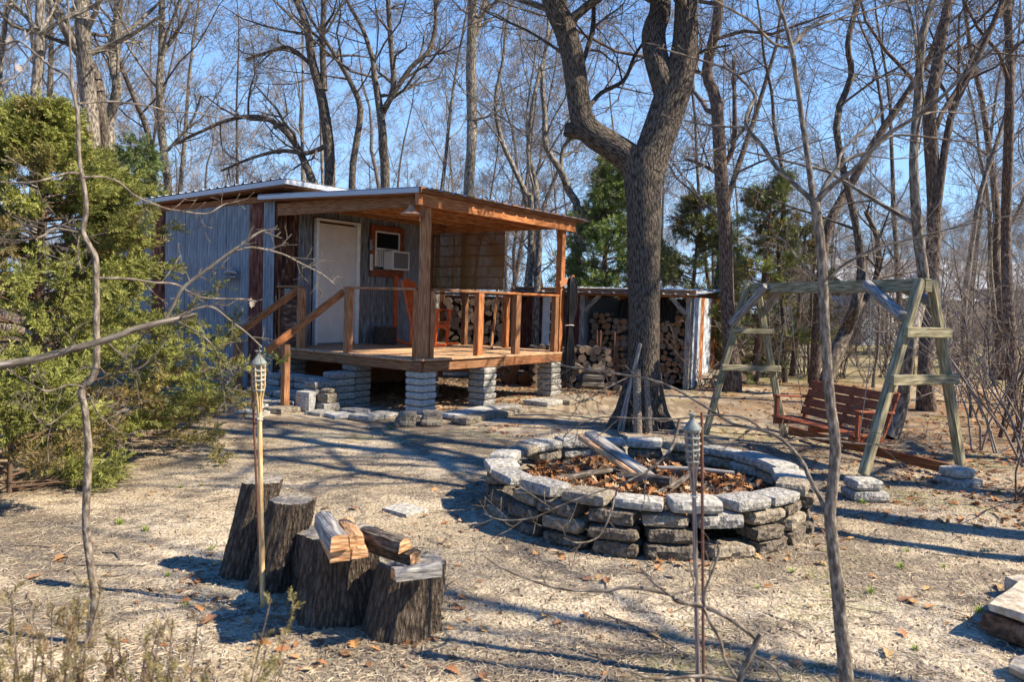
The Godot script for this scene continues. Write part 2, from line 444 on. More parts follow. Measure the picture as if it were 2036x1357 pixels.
# ---------------------------------------------------------------- main
func _ready() -> void:
	rng.seed = 4711
	noise_a.seed = 5; noise_a.frequency = 0.35; noise_a.fractal_octaves = 4
	noise_b.seed = 6; noise_b.frequency = 2.2; noise_b.fractal_octaves = 4
	noise_c.seed = 7; noise_c.frequency = 0.06; noise_c.fractal_octaves = 3
	# camera
	var pitch := atan((678.5 - HORIZON) * cos(ROLL) / FOCAL)
	cam_fw = Vector3(0, -sin(pitch), -cos(pitch))
	var u := Vector3(0, cos(pitch), -sin(pitch))
	cam_up = u * cos(ROLL) - Vector3.RIGHT * sin(ROLL)
	cam_right = Vector3.RIGHT * cos(ROLL) + u * sin(ROLL)
	var cam := Camera3D.new()
	cam.name = "camera"
	cam.transform = Transform3D(Basis(cam_right, cam_up, -cam_fw), EYE)
	cam.fov = rad_to_deg(2.0 * atan(678.5 / FOCAL))
	cam.near = 0.05
	cam.far = 600.0
	cam.current = true
	var lens := CameraAttributesPhysical.new()
	lens.frustum_focal_length = 12.0 / tan(atan(678.5 / FOCAL))
	lens.frustum_focus_distance = 8.5
	lens.frustum_near = 0.05
	lens.frustum_far = 600.0
	lens.exposure_aperture = 4.0
	cam.attributes = lens
	add_child(cam)
	# sky, sun, exposure
	var sky_m := ProceduralSkyMaterial.new()
	sky_m.sky_top_color = Color(0.06, 0.33, 0.63)
	sky_m.sky_horizon_color = Color(0.555, 0.69, 0.80)
	sky_m.sky_curve = 0.28
	sky_m.ground_bottom_color = Color(0.30, 0.27, 0.22)
	sky_m.ground_horizon_color = Color(0.55, 0.60, 0.66)
	sky_m.sun_angle_max = 0.0
	var sky := Sky.new()
	sky.sky_material = sky_m
	var env := Environment.new()
	env.background_mode = Environment.BG_SKY
	env.sky = sky
	env.background_energy_multiplier = 1.0
	env.tonemap_mode = Environment.TONE_MAPPER_LINEAR
	env.tonemap_exposure = 2.55
	env.sdfgi_enabled = true
	env.ssao_enabled = true
	env.ssil_enabled = true
	var we := WorldEnvironment.new()
	we.name = "environment"
	we.environment = env
	add_child(we)
	var sun := DirectionalLight3D.new()
	sun.name = "sun"
	sun.light_color = Color(1.0, 0.945, 0.85)
	sun.light_energy = 1.6
	sun.light_angular_distance = 0.5
	sun.shadow_enabled = true
	add_child(sun)
	sun.look_at_from_position(Vector3.ZERO, Vector3(-0.973, -0.98, -0.230), Vector3.UP)

	make_materials()
	for k in 5: leaf_kinds.append(leaf_mesh(60 + k))
	var th := 0.6381
	cabin_frame = Transform3D(Basis(Vector3(sin(th), 0, -cos(th)), Vector3.UP, Vector3(cos(th), 0, sin(th))), Vector3(-1.1737, 0, -10.0737))
	build_ground()
	build_cabin()
	build_shed()
	build_far_buildings()
	build_big_oak()
	build_wood()
	build_cedars()
	build_saplings()
	build_steps()
	build_porch_things()
	build_fire_pit()
	build_swing()
	build_stumps()
	build_torches()
	build_firewood()
	build_yard_bits()
	build_litter()


# ---------------------------------------------------------------- ground
func ground_y(x: float, z: float) -> float:
	var k := clampf((Vector2(x, z + 6.0).length() - 3.0) / 30.0, 0.0, 1.0)
	return noise_a.get_noise_2d(x, z) * 0.025 + noise_b.get_noise_2d(x, z) * 0.010 - 0.008 + noise_c.get_noise_2d(x, z) * 0.35 * k

func ground_color(x: float, z: float) -> Color:
	var straw := Color(0.37, 0.305, 0.215)
	var pale := Color(0.53, 0.455, 0.345)
	var soil := Color(0.145, 0.118, 0.094)
	var litter := Color(0.27, 0.165, 0.085)
	var moss := Color(0.30, 0.31, 0.11)
	var a := noise_a.get_noise_2d(x * 1.3 + 40.0, z * 2.2)
	var b := noise_b.get_noise_2d(x * 0.8, z * 1.3 + 9.0)
	var f := noise_b.get_noise_2d(x * 4.0 + 3.0, z * 5.0)
	var c := straw.lerp(pale, clampf(0.5 + a * 1.5 + b * 0.9, 0, 1))
	var s := clampf(0.40 + noise_a.get_noise_2d(x * 0.9 - 17.0, z * 1.5 + 31.0) * 2.0 + b * 2.2 + f * 1.5, 0, 1)
	c = c.lerp(soil, s * 0.85)
	# bare, darker soil on the swing's side; leaf litter towards the wood; field grass far right
	var right := smoothstep(2.2, 4.5, x + noise_a.get_noise_2d(x, z + 80.0) * 2.0) * (1.0 - smoothstep(12.0, 16.0, -z))
	c = c.lerp(soil * 1.25, right * 0.6)
	var wood := smoothstep(7.0, 13.0, -z + absf(x) * 0.25 + a * 2.0) * clampf(0.55 + b * 1.4 + f, 0, 1)
	c = c.lerp(litter, wood * 0.75 * (smoothstep(2.5, 5.0, x) * 0.6 + 0.4))
	var left_wood := smoothstep(-2.6, -4.5, x) * clampf(0.5 + b * 1.2 + f, 0, 1) * smoothstep(2.0, 5.0, -z)
	c = c.lerp(litter * 0.9, left_wood * 0.7)
	var field := smoothstep(15.0, 20.0, -z) * smoothstep(1.0, 6.0, x)
	c = c.lerp(Color(0.36, 0.30, 0.18).lerp(Color(0.23, 0.22, 0.10), clampf(0.4 + a * 1.6, 0, 1)), field * 0.85)
	var g := smoothstep(0.30, 0.50, noise_a.get_noise_2d(x * 1.1 + 90.0, z * 1.4 - 44.0)) * clampf(0.4 + f * 2.0, 0, 1)
	c = c.lerp(moss, g * 0.45)
	return c

func steps_line(near_lo: float, near_hi: float, step: float, lo: float, hi: float) -> PackedFloat32Array:
	var out := PackedFloat32Array()
	var back := []
	var s := step
	var p := near_lo
	while p > lo:
		s *= 1.13
		p -= s
		back.append(p)
	back.reverse()
	for q in back: out.push_back(q)
	p = near_lo
	while p < near_hi:
		out.push_back(p)
		p += step
	s = step
	while p < hi:
		out.push_back(p)
		s *= 1.13
		p += s
	out.push_back(hi)
	return out

func build_ground() -> void:
	var xs := steps_line(-4.6, 5.2, 0.045, -260.0, 260.0)
	var zs := steps_line(-9.5, -2.4, 0.04, -320.0, 60.0)
	var mb := MB.new()
	mb.tinted = true
	var w := xs.size()
	var h := zs.size()
	for z in zs:
		for x in xs:
			mb.tint = ground_color(x, z)
			var y := ground_y(x, z)
			var e := 0.03
			mb.vert(Vector3(x, y, z), Vector3(ground_y(x - e, z) - ground_y(x + e, z), 2.0 * e, ground_y(x, z - e) - ground_y(x, z + e)).normalized(), Vector2(x, z))
	for j in h - 1:
		for k in w - 1:
			var p := j * w + k
			mb.i.append_array(PackedInt32Array([p, p + 1, p + w, p + 1, p + w + 1, p + w]))
	var o := solo("ground", "", "", mb.mesh(), M.ground, Transform3D(), "", "structure")


# ---------------------------------------------------------------- corrugated sheet: profile along u, extruded along v
func corrugated(width: float, height: float, pitch := 0.076, depth := 0.019) -> ArrayMesh:
	var key := "corr %.3f %.3f %.3f %.3f" % [width, height, pitch, depth]
	if box_cache.has(key): return box_cache[key]
	var mb := MB.new()
	var per := 6
	var m := int(round(width / pitch * per))
	for k in m + 1:
		var x := width * k / m
		var ph := TAU * x / pitch
		var z := sin(ph) * depth
		var nn := Vector3(-cos(ph) * depth * TAU / pitch, 0, 1).normalized()
		mb.vert(Vector3(x - width * 0.5, 0, z), nn, Vector2(x, 0))
		mb.vert(Vector3(x - width * 0.5, height, z), nn, Vector2(x, height))
	for k in m:
		var p := k * 2
		mb.i.append_array(PackedInt32Array([p, p + 1, p + 2, p + 2, p + 1, p + 3]))
	box_cache[key] = mb.mesh()
	return box_cache[key]

# ribbed roofing: a flat sheet with raised ribs; ribs run along z, sheet in x
func ribbed(width: float, length: float, pitch := 0.23) -> ArrayMesh:
	var mb := MB.new()
	var x := -width * 0.5
	var pts := [Vector2(x, 0)]
	while x + pitch < width * 0.5 + 0.001:
		pts.append(Vector2(x + pitch * 0.36, 0)); pts.append(Vector2(x + pitch * 0.44, 0.022))
		pts.append(Vector2(x + pitch * 0.56, 0.022)); pts.append(Vector2(x + pitch * 0.64, 0))
		x += pitch
	pts.append(Vector2(width * 0.5, 0))
	for k in pts.size() - 1:
		var a: Vector2 = pts[k]
		var b: Vector2 = pts[k + 1]
		mb.quad(Vector3(a.x, a.y, length * 0.5), Vector3(b.x, b.y, length * 0.5), Vector3(b.x, b.y, -length * 0.5), Vector3(a.x, a.y, -length * 0.5), Vector2(a.x, 0), Vector2(b.x, 0), Vector2(b.x, length), Vector2(a.x, length))
	return mb.mesh()

# a rough-faced building block, centred, its base at y = 0
func rough_block(size: Vector3, rough: float, seed_: int) -> ArrayMesh:
	var key := "blk %s %.3f %d" % [size, rough, seed_]
	if box_cache.has(key): return box_cache[key]
	var nz := FastNoiseLite.new()
	nz.seed = seed_
	nz.frequency = 9.0
	nz.fractal_octaves = 3
	var mb := MB.new()
	var cuts := Vector3i(5, 3, 4)
	var h := size * 0.5
	var bev := minf(0.014, h.y * 0.35)
	for ax in 3:
		var b1 := (ax + 1) % 3
		var b2 := (ax + 2) % 3
		for sg in [-1.0, 1.0]:
			for p in cuts[b1]:
				for q in cuts[b2]:
					var ps := []
					for o in [[0, 0], [1, 0], [1, 1], [0, 1]]:
						var d := Vector3.ZERO
						d[ax] = sg
						d[b1] = -1.0 + 2.0 * (p + o[0]) / cuts[b1]
						d[b2] = -1.0 + 2.0 * (q + o[1]) / cuts[b2]
						var at := d * h
						var edges := int(absf(d.x) > 0.99) + int(absf(d.y) > 0.99) + int(absf(d.z) > 0.99)
						if edges >= 2:
							for k in 3:
								if absf(d[k]) > 0.99: at[k] -= signf(d[k]) * bev * (0.55 if edges == 2 else 0.8)
						var amount := rough * (0.35 if absf(d.y) > 0.99 else 1.0)
						at += Vector3(nz.get_noise_3dv(at * 1.0), nz.get_noise_3dv(at + Vector3(7, 3, 1)) * 0.5, nz.get_noise_3dv(at + Vector3(1, 9, 4))) * amount
						at.y += h.y
						ps.append(at)
					if sg < 0: ps.reverse()
					mb.quad(ps[0], ps[1], ps[2], ps[3])
	box_cache[key] = mb.mesh()
	return box_cache[key]

func yaw(a: float) -> Basis:
	return Basis(Vector3.UP, a)

# ---------------------------------------------------------------- the cabin
func build_cabin() -> void:
	var c := thing("cabin", "tin-sided cabin with a raised timber porch on block piers", "cabin", cabin_frame)
	var DY := 0.74
	# left wall (x = 0), z -3.15 .. -8.1, seen from -x: panels listed from the porch end
	var lw := holder(c, "side_wall")
	var left := [[0.27, "tin_white"], [0.36, "tin_rust"], [0.62, "tin_blue"], [0.62, "tin_blue"], [0.62, "tin_blue"], [0.64, "tin_blue"], [0.12, "tin_dark_rust"], [0.34, "tin_rust"], [0.68, "tin_blue"], [0.68, "tin_blue"]]
	var z := -3.15
	var k := 0
	for p in left:
		var hh := 3.02
		var m: StandardMaterial3D = M[p[1]]
		if p[1] == "tin_white": m = M.tin_blue
		part(lw, "corrugated_panel", corrugated(p[0] - 0.004, hh), m, Transform3D(yaw(-PI / 2), Vector3(-0.014 - 0.004 * (k % 2), 0.03, z - p[0] * 0.5)))
		z -= p[0]
		k += 1
	bx(lw, "wall_core", Vector3(0.09, 3.02, 4.95), Vector3(0.065, 1.53, -5.63), M.timber_dark, 0.0)
	bx(lw, "frieze_board", Vector3(0.03, 0.10, 4.9), Vector3(-0.03, 3.02, -5.65), M.timber_dark)
	# front wall (z = -3.15) behind the porch
	var fw := holder(c, "front_wall")
	var front := [[0.42, "tin_dark_rust"], [0.27, "tin_grey"], [1.02, ""], [0.28, "tin_grey"], [0.66, "tin_grey"], [0.66, "tin_blue"], [0.22, "tin_grey"]]
	var x := 0.0
	k = 0
	for p in front:
		if p[1] == "":
			part(fw, "corrugated_panel", corrugated(p[0] - 0.004, 0.2), M.tin_grey, Transform3D(Basis(), Vector3(x + p[0] * 0.5, 2.83, -3.136)))
		else:
			part(fw, "corrugated_panel", corrugated(p[0] - 0.004, 2.38), M[p[1]], Transform3D(Basis(), Vector3(x + p[0] * 0.5, 0.66, -3.136 + 0.004 * (k % 2))))
		x += p[0]
		k += 1
	bx(fw, "wall_core", Vector3(3.36, 3.0, 0.09), Vector3(1.80, 1.52, -3.215), M.timber_dark, 0.0)
	# far walls close the room
	bx(c, "back_wall", Vector3(3.4, 3.0, 0.09), Vector3(1.75, 1.52, -8.1), M.tin_grey, 0.0)
	bx(c, "far_side_wall", Vector3(0.09, 3.0, 4.8), Vector3(3.49, 1.52, -5.65), M.tin_grey, 0.0)
	# door with its frame
	var door := holder(c, "door", Transform3D(Basis(), Vector3(0.73, DY, -3.115)))
	bx(door, "panel", Vector3(0.80, 1.96, 0.04), Vector3(0.455, 1.01, 0.0), M.door_paint, 0.004)
	bx(door, "jamb", Vector3(0.045, 2.03, 0.09), Vector3(0.022, 1.015, 0.012), M.white_paint, 0.004)
	bx(door, "jamb", Vector3(0.075, 2.03, 0.09), Vector3(0.895, 1.015, 0.012), M.white_paint, 0.004)
	bx(door, "head", Vector3(0.935, 0.035, 0.088), Vector3(0.466, 2.047, 0.012), M.white_paint, 0.004)
	bx(door, "threshold", Vector3(0.80, 0.025, 0.075), Vector3(0.455, 0.0145, 0.012), M.steel, 0.004)
	# window over the air conditioner
	var wn := holder(c, "window", Transform3D(Basis(), Vector3(2.33, 2.39, -3.10)))
	bx(wn, "casing", Vector3(0.09, 0.90, 0.045), Vector3(-0.36, -0.02, 0), M.red_stain)
	bx(wn, "casing", Vector3(0.09, 0.90, 0.045), Vector3(0.36, -0.02, 0), M.red_stain)
	bx(wn, "casing", Vector3(0.628, 0.09, 0.045), Vector3(0, 0.385, 0), M.red_stain)
	bx(wn, "casing", Vector3(0.628, 0.12, 0.045), Vector3(0, -0.41, 0), M.red_stain)
	for s in [[-0.285, 0.015, 0.03, 0.63], [0.285, 0.015, 0.03, 0.63]]:
		bx(wn, "sash", Vector3(s[2], s[3], 0.03), Vector3(s[0], s[1], 0.004), M.white_paint, 0.003)
	bx(wn, "sash", Vector3(0.536, 0.03, 0.03), Vector3(0, 0.317, 0.004), M.white_paint, 0.003)
	bx(wn, "sash", Vector3(0.536, 0.03, 0.03), Vector3(0, 0.02, 0.004), M.white_paint, 0.003)
	bx(wn, "pane", Vector3(0.536, 0.27, 0.006), Vector3(0, 0.168, -0.004), M.dark_glass, 0.0)
	bx(wn, "pane", Vector3(0.536, 0.33, 0.006), Vector3(0, -0.16, -0.010), M.dark_glass, 0.0)
	for q in 5: bx(wn, "slat", Vector3(0.018, 0.30, 0.02), Vector3(-0.25 + q * 0.042, -0.15, 0.01), M.plastic_white, 0.003)
	# deck: boards run along x
	var deck := holder(c, "deck")
	var nb := 22
	for j in nb:
		var zz := 0.0 - (j + 0.5) * (3.11 / nb)
		var ln := 3.56 + (0.03 if j % 3 == 0 else 0.0)
		if j == 0:
			bx(deck, "board", Vector3(1.72, 0.03, 0.136), Vector3(0.82, DY - 0.015 + 0.012, zz + 0.055), M.deck_wood, 0.004)
			bx(deck, "board", Vector3(1.86, 0.03, 0.136), Vector3(2.64, DY - 0.015, zz + 0.03), M.deck_wood, 0.004)
			continue
		bx(deck, "board", Vector3(ln, 0.03, 3.11 / nb - 0.006), Vector3(1.74 + rng.randf_range(-0.012, 0.012), DY - 0.015 + rng.randf_range(-0.0015, 0.0015), zz), M.deck_wood, 0.004)
	bx(deck, "rim_joist", Vector3(0.045, 0.125, 3.14), Vector3(0.0, 0.645, -1.58), M.timber)
	bx(deck, "rim_joist", Vector3(1.70, 0.125, 0.045), Vector3(0.88, 0.645, 0.0), M.timber)
	bx(deck, "rim_joist", Vector3(1.74, 0.125, 0.045), Vector3(2.61, 0.643, 0.002), M.timber_dark)
	bx(deck, "rim_joist", Vector3(0.045, 0.125, 3.09), Vector3(3.46, 0.645, -1.60), M.timber_dark)
	for j in 6: bx(deck, "joist", Vector3(0.04, 0.118, 3.05), Vector3(0.55 + j * 0.5, 0.643, -1.58), M.timber_dark)
	# porch posts
	for p in [[0.07, -0.06, 0.112], [3.34, -0.06, 0.11], [3.34, -3.0, 0.12]]:
		bx(c, "post", Vector3(p[2], 2.03, p[2]), Vector3(p[0], DY + 1.015, p[1]), M.timber, 0.006)
	# railing
	var rail := holder(c, "railing")
	var RY := DY + 0.93
	bx(rail, "cap", Vector3(0.10, 0.035, 1.43), Vector3(0.05, RY, -0.86), M.timber)
	bx(rail, "cap", Vector3(1.62, 0.035, 0.10), Vector3(1.0, RY, -0.05), M.timber)
	bx(rail, "cap", Vector3(1.44, 0.035, 0.10), Vector3(2.535, RY, -0.05), M.timber)
	bx(rail, "cap", Vector3(0.10, 0.035, 2.8), Vector3(3.34, RY - 0.004, -1.53), M.timber_dark)
	for p in [[0.05, -1.50, 0.10], [0.05, -0.165, 0.06], [0.20, -0.05, 0.075], [1.22, -0.05, 0.12], [2.13, -0.05, 0.12], [3.20, -0.05, 0.10], [3.34, -1.16, 0.09], [3.34, -2.10, 0.09], [0.05, -2.56, 0.10]]:
		bx(rail, "baluster", Vector3(p[2], 0.912, 0.09), Vector3(p[0], DY + 0.456, p[1]), M.timber, 0.005)
	bx(rail, "cap", Vector3(0.10, 0.035, 0.56), Vector3(0.05, RY, -2.83), M.timber)
	bx(rail, "baluster", Vector3(0.04, 0.90, 0.05), Vector3(0.05, DY + 0.45, -3.07), M.timber_dark)
	bx(rail, "infill_panel", Vector3(0.02, 0.86, 0.44), Vector3(0.055, DY + 0.46, -2.82), M.tin_dark_rust)
	# stair handrails
	for zz in [-1.50, -2.56]:
		bar(rail, "handrail", Vector3(0.02, RY - 0.06, zz - 0.075), Vector3(-1.25, RY - 0.87, zz - 0.075), 0.045, 0.10, M.timber)
		bx(rail, "handrail_post", Vector3(0.09, 0.85, 0.09), Vector3(-1.02, 0.46, zz), M.timber)
	# porch roof
	var rf := holder(c, "porch_roof")
	var tilt := Basis(Vector3.RIGHT, 0.028)
	bx(rf, "beam", Vector3(0.07, 0.19, 3.0), Vector3(0.03, 2.85, -1.60), M.timber)
	bx(rf, "beam", Vector3(3.78, 0.16, 0.07), Vector3(1.70, 2.82, 0.02), M.timber)
	bx(rf, "beam", Vector3(3.98, 0.075, 0.045), Vector3(1.78, 2.935, 0.085), M.timber_dark)
	bx(rf, "beam", Vector3(0.07, 0.17, 3.0), Vector3(3.34, 2.86, -1.60), M.timber)
	for j in 4: bx(rf, "rafter", Vector3(3.2, 0.13, 0.045), Vector3(1.685, 2.865 + 0.016 * j, -0.62 - 0.66 * j), M.timber)
	for j in 7: bx(rf, "purlin", Vector3(0.28, 0.022, 3.1), Vector3(0.22 + j * 0.5, 2.962, -1.53), M.timber, 0.003, tilt)
	for j in 4:
		part(rf, "roof_sheet", ribbed(1.03, 3.5), M.roof_metal, Transform3D(tilt, Vector3(0.33 + j * 1.02, 2.992 + 0.002 * (j % 2), -1.58)))
	bx(rf, "fascia", Vector3(0.02, 0.062, 3.44), Vector3(-0.19, 2.975, -1.62), M.fascia_metal, 0.003, tilt)
	bx(rf, "fascia", Vector3(0.075, 0.008, 3.44), Vector3(-0.15, 3.018, -1.62), M.fascia_metal, 0.002, tilt)
	bx(rf, "soffit_board", Vector3(0.19, 0.02, 3.1), Vector3(-0.09, 2.935, -1.56), M.timber_dark, 0.003, tilt)
	# main roof, ribs along x
	var mr := holder(c, "main_roof")
	var t2 := Basis(Vector3.RIGHT, -0.021)
	for j in 6:
		var zz := -2.62 - 0.46 - j * 0.92
		part(mr, "roof_sheet", ribbed(0.935, 3.95, 0.23), M.roof_metal, Transform3D(t2 * yaw(PI / 2), Vector3(1.73, 3.205 + (-zz - 5.35) * -0.021 + 0.002 * (j % 2), zz)))
	bx(mr, "fascia", Vector3(0.02, 0.075, 5.5), Vector3(-0.235, 3.155, -5.36), M.fascia_metal, 0.003, t2)
	bx(mr, "fascia", Vector3(3.9, 0.075, 0.02), Vector3(1.72, 3.213, -2.61), M.fascia_metal, 0.003)
	bx(mr, "soffit_board", Vector3(0.22, 0.02, 5.4), Vector3(-0.115, 3.105, -5.36), M.timber_dark, 0.003, t2)
	bx(mr, "deck_board", Vector3(3.6, 0.02, 5.3), Vector3(1.85, 3.125, -5.36), M.timber_dark, 0.003, t2)
	# piers of stacked blocks
	var piers := [[0.16, -0.16, "concrete_pale", 0.0], [1.40, -0.10, "concrete", 0.05], [3.20, -0.12, "concrete", 0.0], [0.18, -1.45, "block_grey", 0.03], [1.75, -1.55, "block_grey", 0.0], [3.20, -1.6, "block_grey", 0.0], [0.2, -2.95, "block_grey", 0.0], [3.2, -2.95, "block_grey", 0.0]]
	for p in piers:
		var pier := holder(c, "pier", Transform3D(yaw(p[3]), Vector3(p[0], 0, p[1])))
		for j in 6:
			part(pier, "block", rough_block(Vector3(0.305, 0.094, 0.30), 0.012, 100 + j % 3), M[p[2]], Transform3D(yaw(rng.randf_range(-0.03, 0.03)), Vector3(rng.randf_range(-0.006, 0.006), 0.015 + j * 0.094, rng.randf_range(-0.006, 0.006))))
		part(pier, "footing", rough_block(Vector3(0.42, 0.09, 0.40), 0.012, 105), M.block_grey, Transform3D(Basis(), Vector3(0, -0.075, 0)))


# steps of loose blocks up to the porch, and flat stones laid along its front
func build_steps() -> void:
	var st := thing("block_steps", "dry stacked concrete block steps between the porch handrails", "steps", cabin_frame)
	var mats := ["block_grey", "concrete", "block_tan"]
	# [x, z, courses, length x, depth z, base y]
	for zz in 4:
		var z := -1.72 - zz * 0.31
		for j in 4: part(st, "block", rough_block(Vector3(0.30, 0.095, 0.30), 0.014, 110 + j), M[mats[(zz + j) % 2]], Transform3D(yaw(rng.randf_range(-0.05, 0.05)), Vector3(-0.22, 0.0 + j * 0.095, z)))
		for j in 2: part(st, "block", rough_block(Vector3(0.34, 0.095, 0.30), 0.014, 112 + j), M[mats[(zz + j + 1) % 2]], Transform3D(yaw(rng.randf_range(-0.05, 0.05)), Vector3(-0.56, 0.0 + j * 0.095, z)))
		part(st, "block", rough_block(Vector3(0.36, 0.095, 0.30), 0.014, 114), M[mats[zz % 2]], Transform3D(yaw(rng.randf_range(-0.05, 0.05)), Vector3(-0.92, 0.01, z)))
	for j in 5: part(st, "block", rough_block(Vector3(0.36, 0.098, 0.28), 0.016, 116 + j % 3), M[mats[j % 2]], Transform3D(yaw(rng.randf_range(-0.07, 0.07)), Vector3(-0.17, j * 0.098, -1.42)))
	for j in 4: part(st, "block", rough_block(Vector3(0.34, 0.098, 0.26), 0.016, 117 + j % 3), M[mats[(j + 1) % 2]], Transform3D(yaw(rng.randf_range(-0.07, 0.07)), Vector3(-0.53, j * 0.098 - 0.005, -1.40)))
	part(st, "block", rough_block(Vector3(0.16, 0.27, 0.24), 0.02, 121), M.concrete_pale, Transform3D(yaw(0.2), Vector3(-0.82, 0.0, -1.32)))
	part(st, "block", rough_block(Vector3(0.27, 0.12, 0.22), 0.016, 122), M.block_grey, Transform3D(yaw(-0.1), Vector3(-0.60, 0.0, -1.14)))
	part(st, "block", rough_block(Vector3(0.24, 0.13, 0.20), 0.016, 123), M.block_tan, Transform3D(yaw(0.1), Vector3(-0.59, 0.118, -1.14)))
	part(st, "block", rough_block(Vector3(0.20, 0.06, 0.16), 0.016, 124), M.block_tan, Transform3D(yaw(0.4), Vector3(-0.58, 0.246, -1.14)))
	# flat stones; x, z, length, depth, height, turn, material
	var flats := [
		[-1.18, -2.35, 0.44, 0.40, 0.10, 0.1, "concrete"], [-1.15, -1.88, 0.44, 0.42, 0.11, -0.05, "concrete_pale"], [-1.52, -2.62, 0.46, 0.40, 0.07, 0.2, "concrete_pale"],
		[-1.50, -2.10, 0.42, 0.44, 0.06, -0.1, "block_tan"], [-1.12, -1.42, 0.36, 0.34, 0.09, 0.15, "block_tan"], [-1.40, -1.58, 0.36, 0.40, 0.05, 0.3, "concrete"],
		[-1.90, -2.9, 0.40, 0.44, 0.06, 0.5, "block_grey"], [-1.95, -2.35, 0.50, 0.42, 0.05, 0.1, "block_grey"], [-2.3, -2.65, 0.42, 0.4, 0.045, 0.7, "block_grey"],
		[-0.86, -0.98, 0.30, 0.26, 0.06, 0.2, "concrete"], [-0.82, -0.64, 0.30, 0.30, 0.06, -0.2, "concrete_pale"], [-0.42, -0.78, 0.30, 0.34, 0.07, 0.0, "block_grey"],
		[-0.72, -0.26, 0.30, 0.34, 0.085, 0.12, "concrete"], [-0.35, -0.34, 0.30, 0.30, 0.06, 0.2, "block_grey"],
		[-0.60, 0.30, 0.42, 0.24, 0.075, 0.75, "block_tan"], [-0.36, 0.52, 0.42, 0.26, 0.08, 0.78, "block_tan"], [-0.58, 0.32, 0.36, 0.22, 0.15, 0.70, "block_tan"],
		[-0.30, 0.48, 0.36, 0.24, 0.155, 0.80, "block_tan"],
		[0.05, 0.75, 0.36, 0.24, 0.09, 0.1, "block_tan"], [0.42, 0.68, 0.36, 0.24, 0.09, 0.1, "block_tan"], [0.80, 0.70, 0.34, 0.24, 0.09, -0.1, "block_tan"], [1.20, 0.66, 0.34, 0.24, 0.08, 0.0, "block_tan"],
		[0.35, 0.38, 0.50, 0.36, 0.075, 0.0, "concrete_pale"], [0.90, 0.36, 0.55, 0.36, 0.08, 0.05, "concrete_pale"], [1.40, 0.32, 0.45, 0.34, 0.07, -0.05, "concrete"],
		[2.25, 0.42, 0.50, 0.46, 0.09, 0.05, "concrete"], [2.70, 0.50, 0.50, 0.46, 0.09, 0.1, "block_tan"], [3.15, 0.52, 0.45, 0.40, 0.08, 0.0, "block_tan"]]
	for f in flats:
		var h: float = f[4]
		solo("flat_stone", {"concrete": "flat grey concrete slab laid on the ground around the porch", "concrete_pale": "flat whitish concrete slab laid on the ground around the porch", "block_tan": "flat tan wall block laid on the ground around the porch", "block_grey": "flat dark grey stone laid on the ground around the porch"}[f[6]], "stone", rough_block(Vector3(f[2], h, f[3]), 0.028, int(f[2] * 1000.0 + f[3] * 100.0)), M[f[6]], cabin_frame * Transform3D(yaw(f[5]), Vector3(f[0], -0.012, f[1])), "flat stones around the porch")


# ---------------------------------------------------------------- wood shed behind the porch
var shed_frame := Transform3D(Basis(Vector3.UP, -0.45), Vector3(0.30, 0, -15.95))

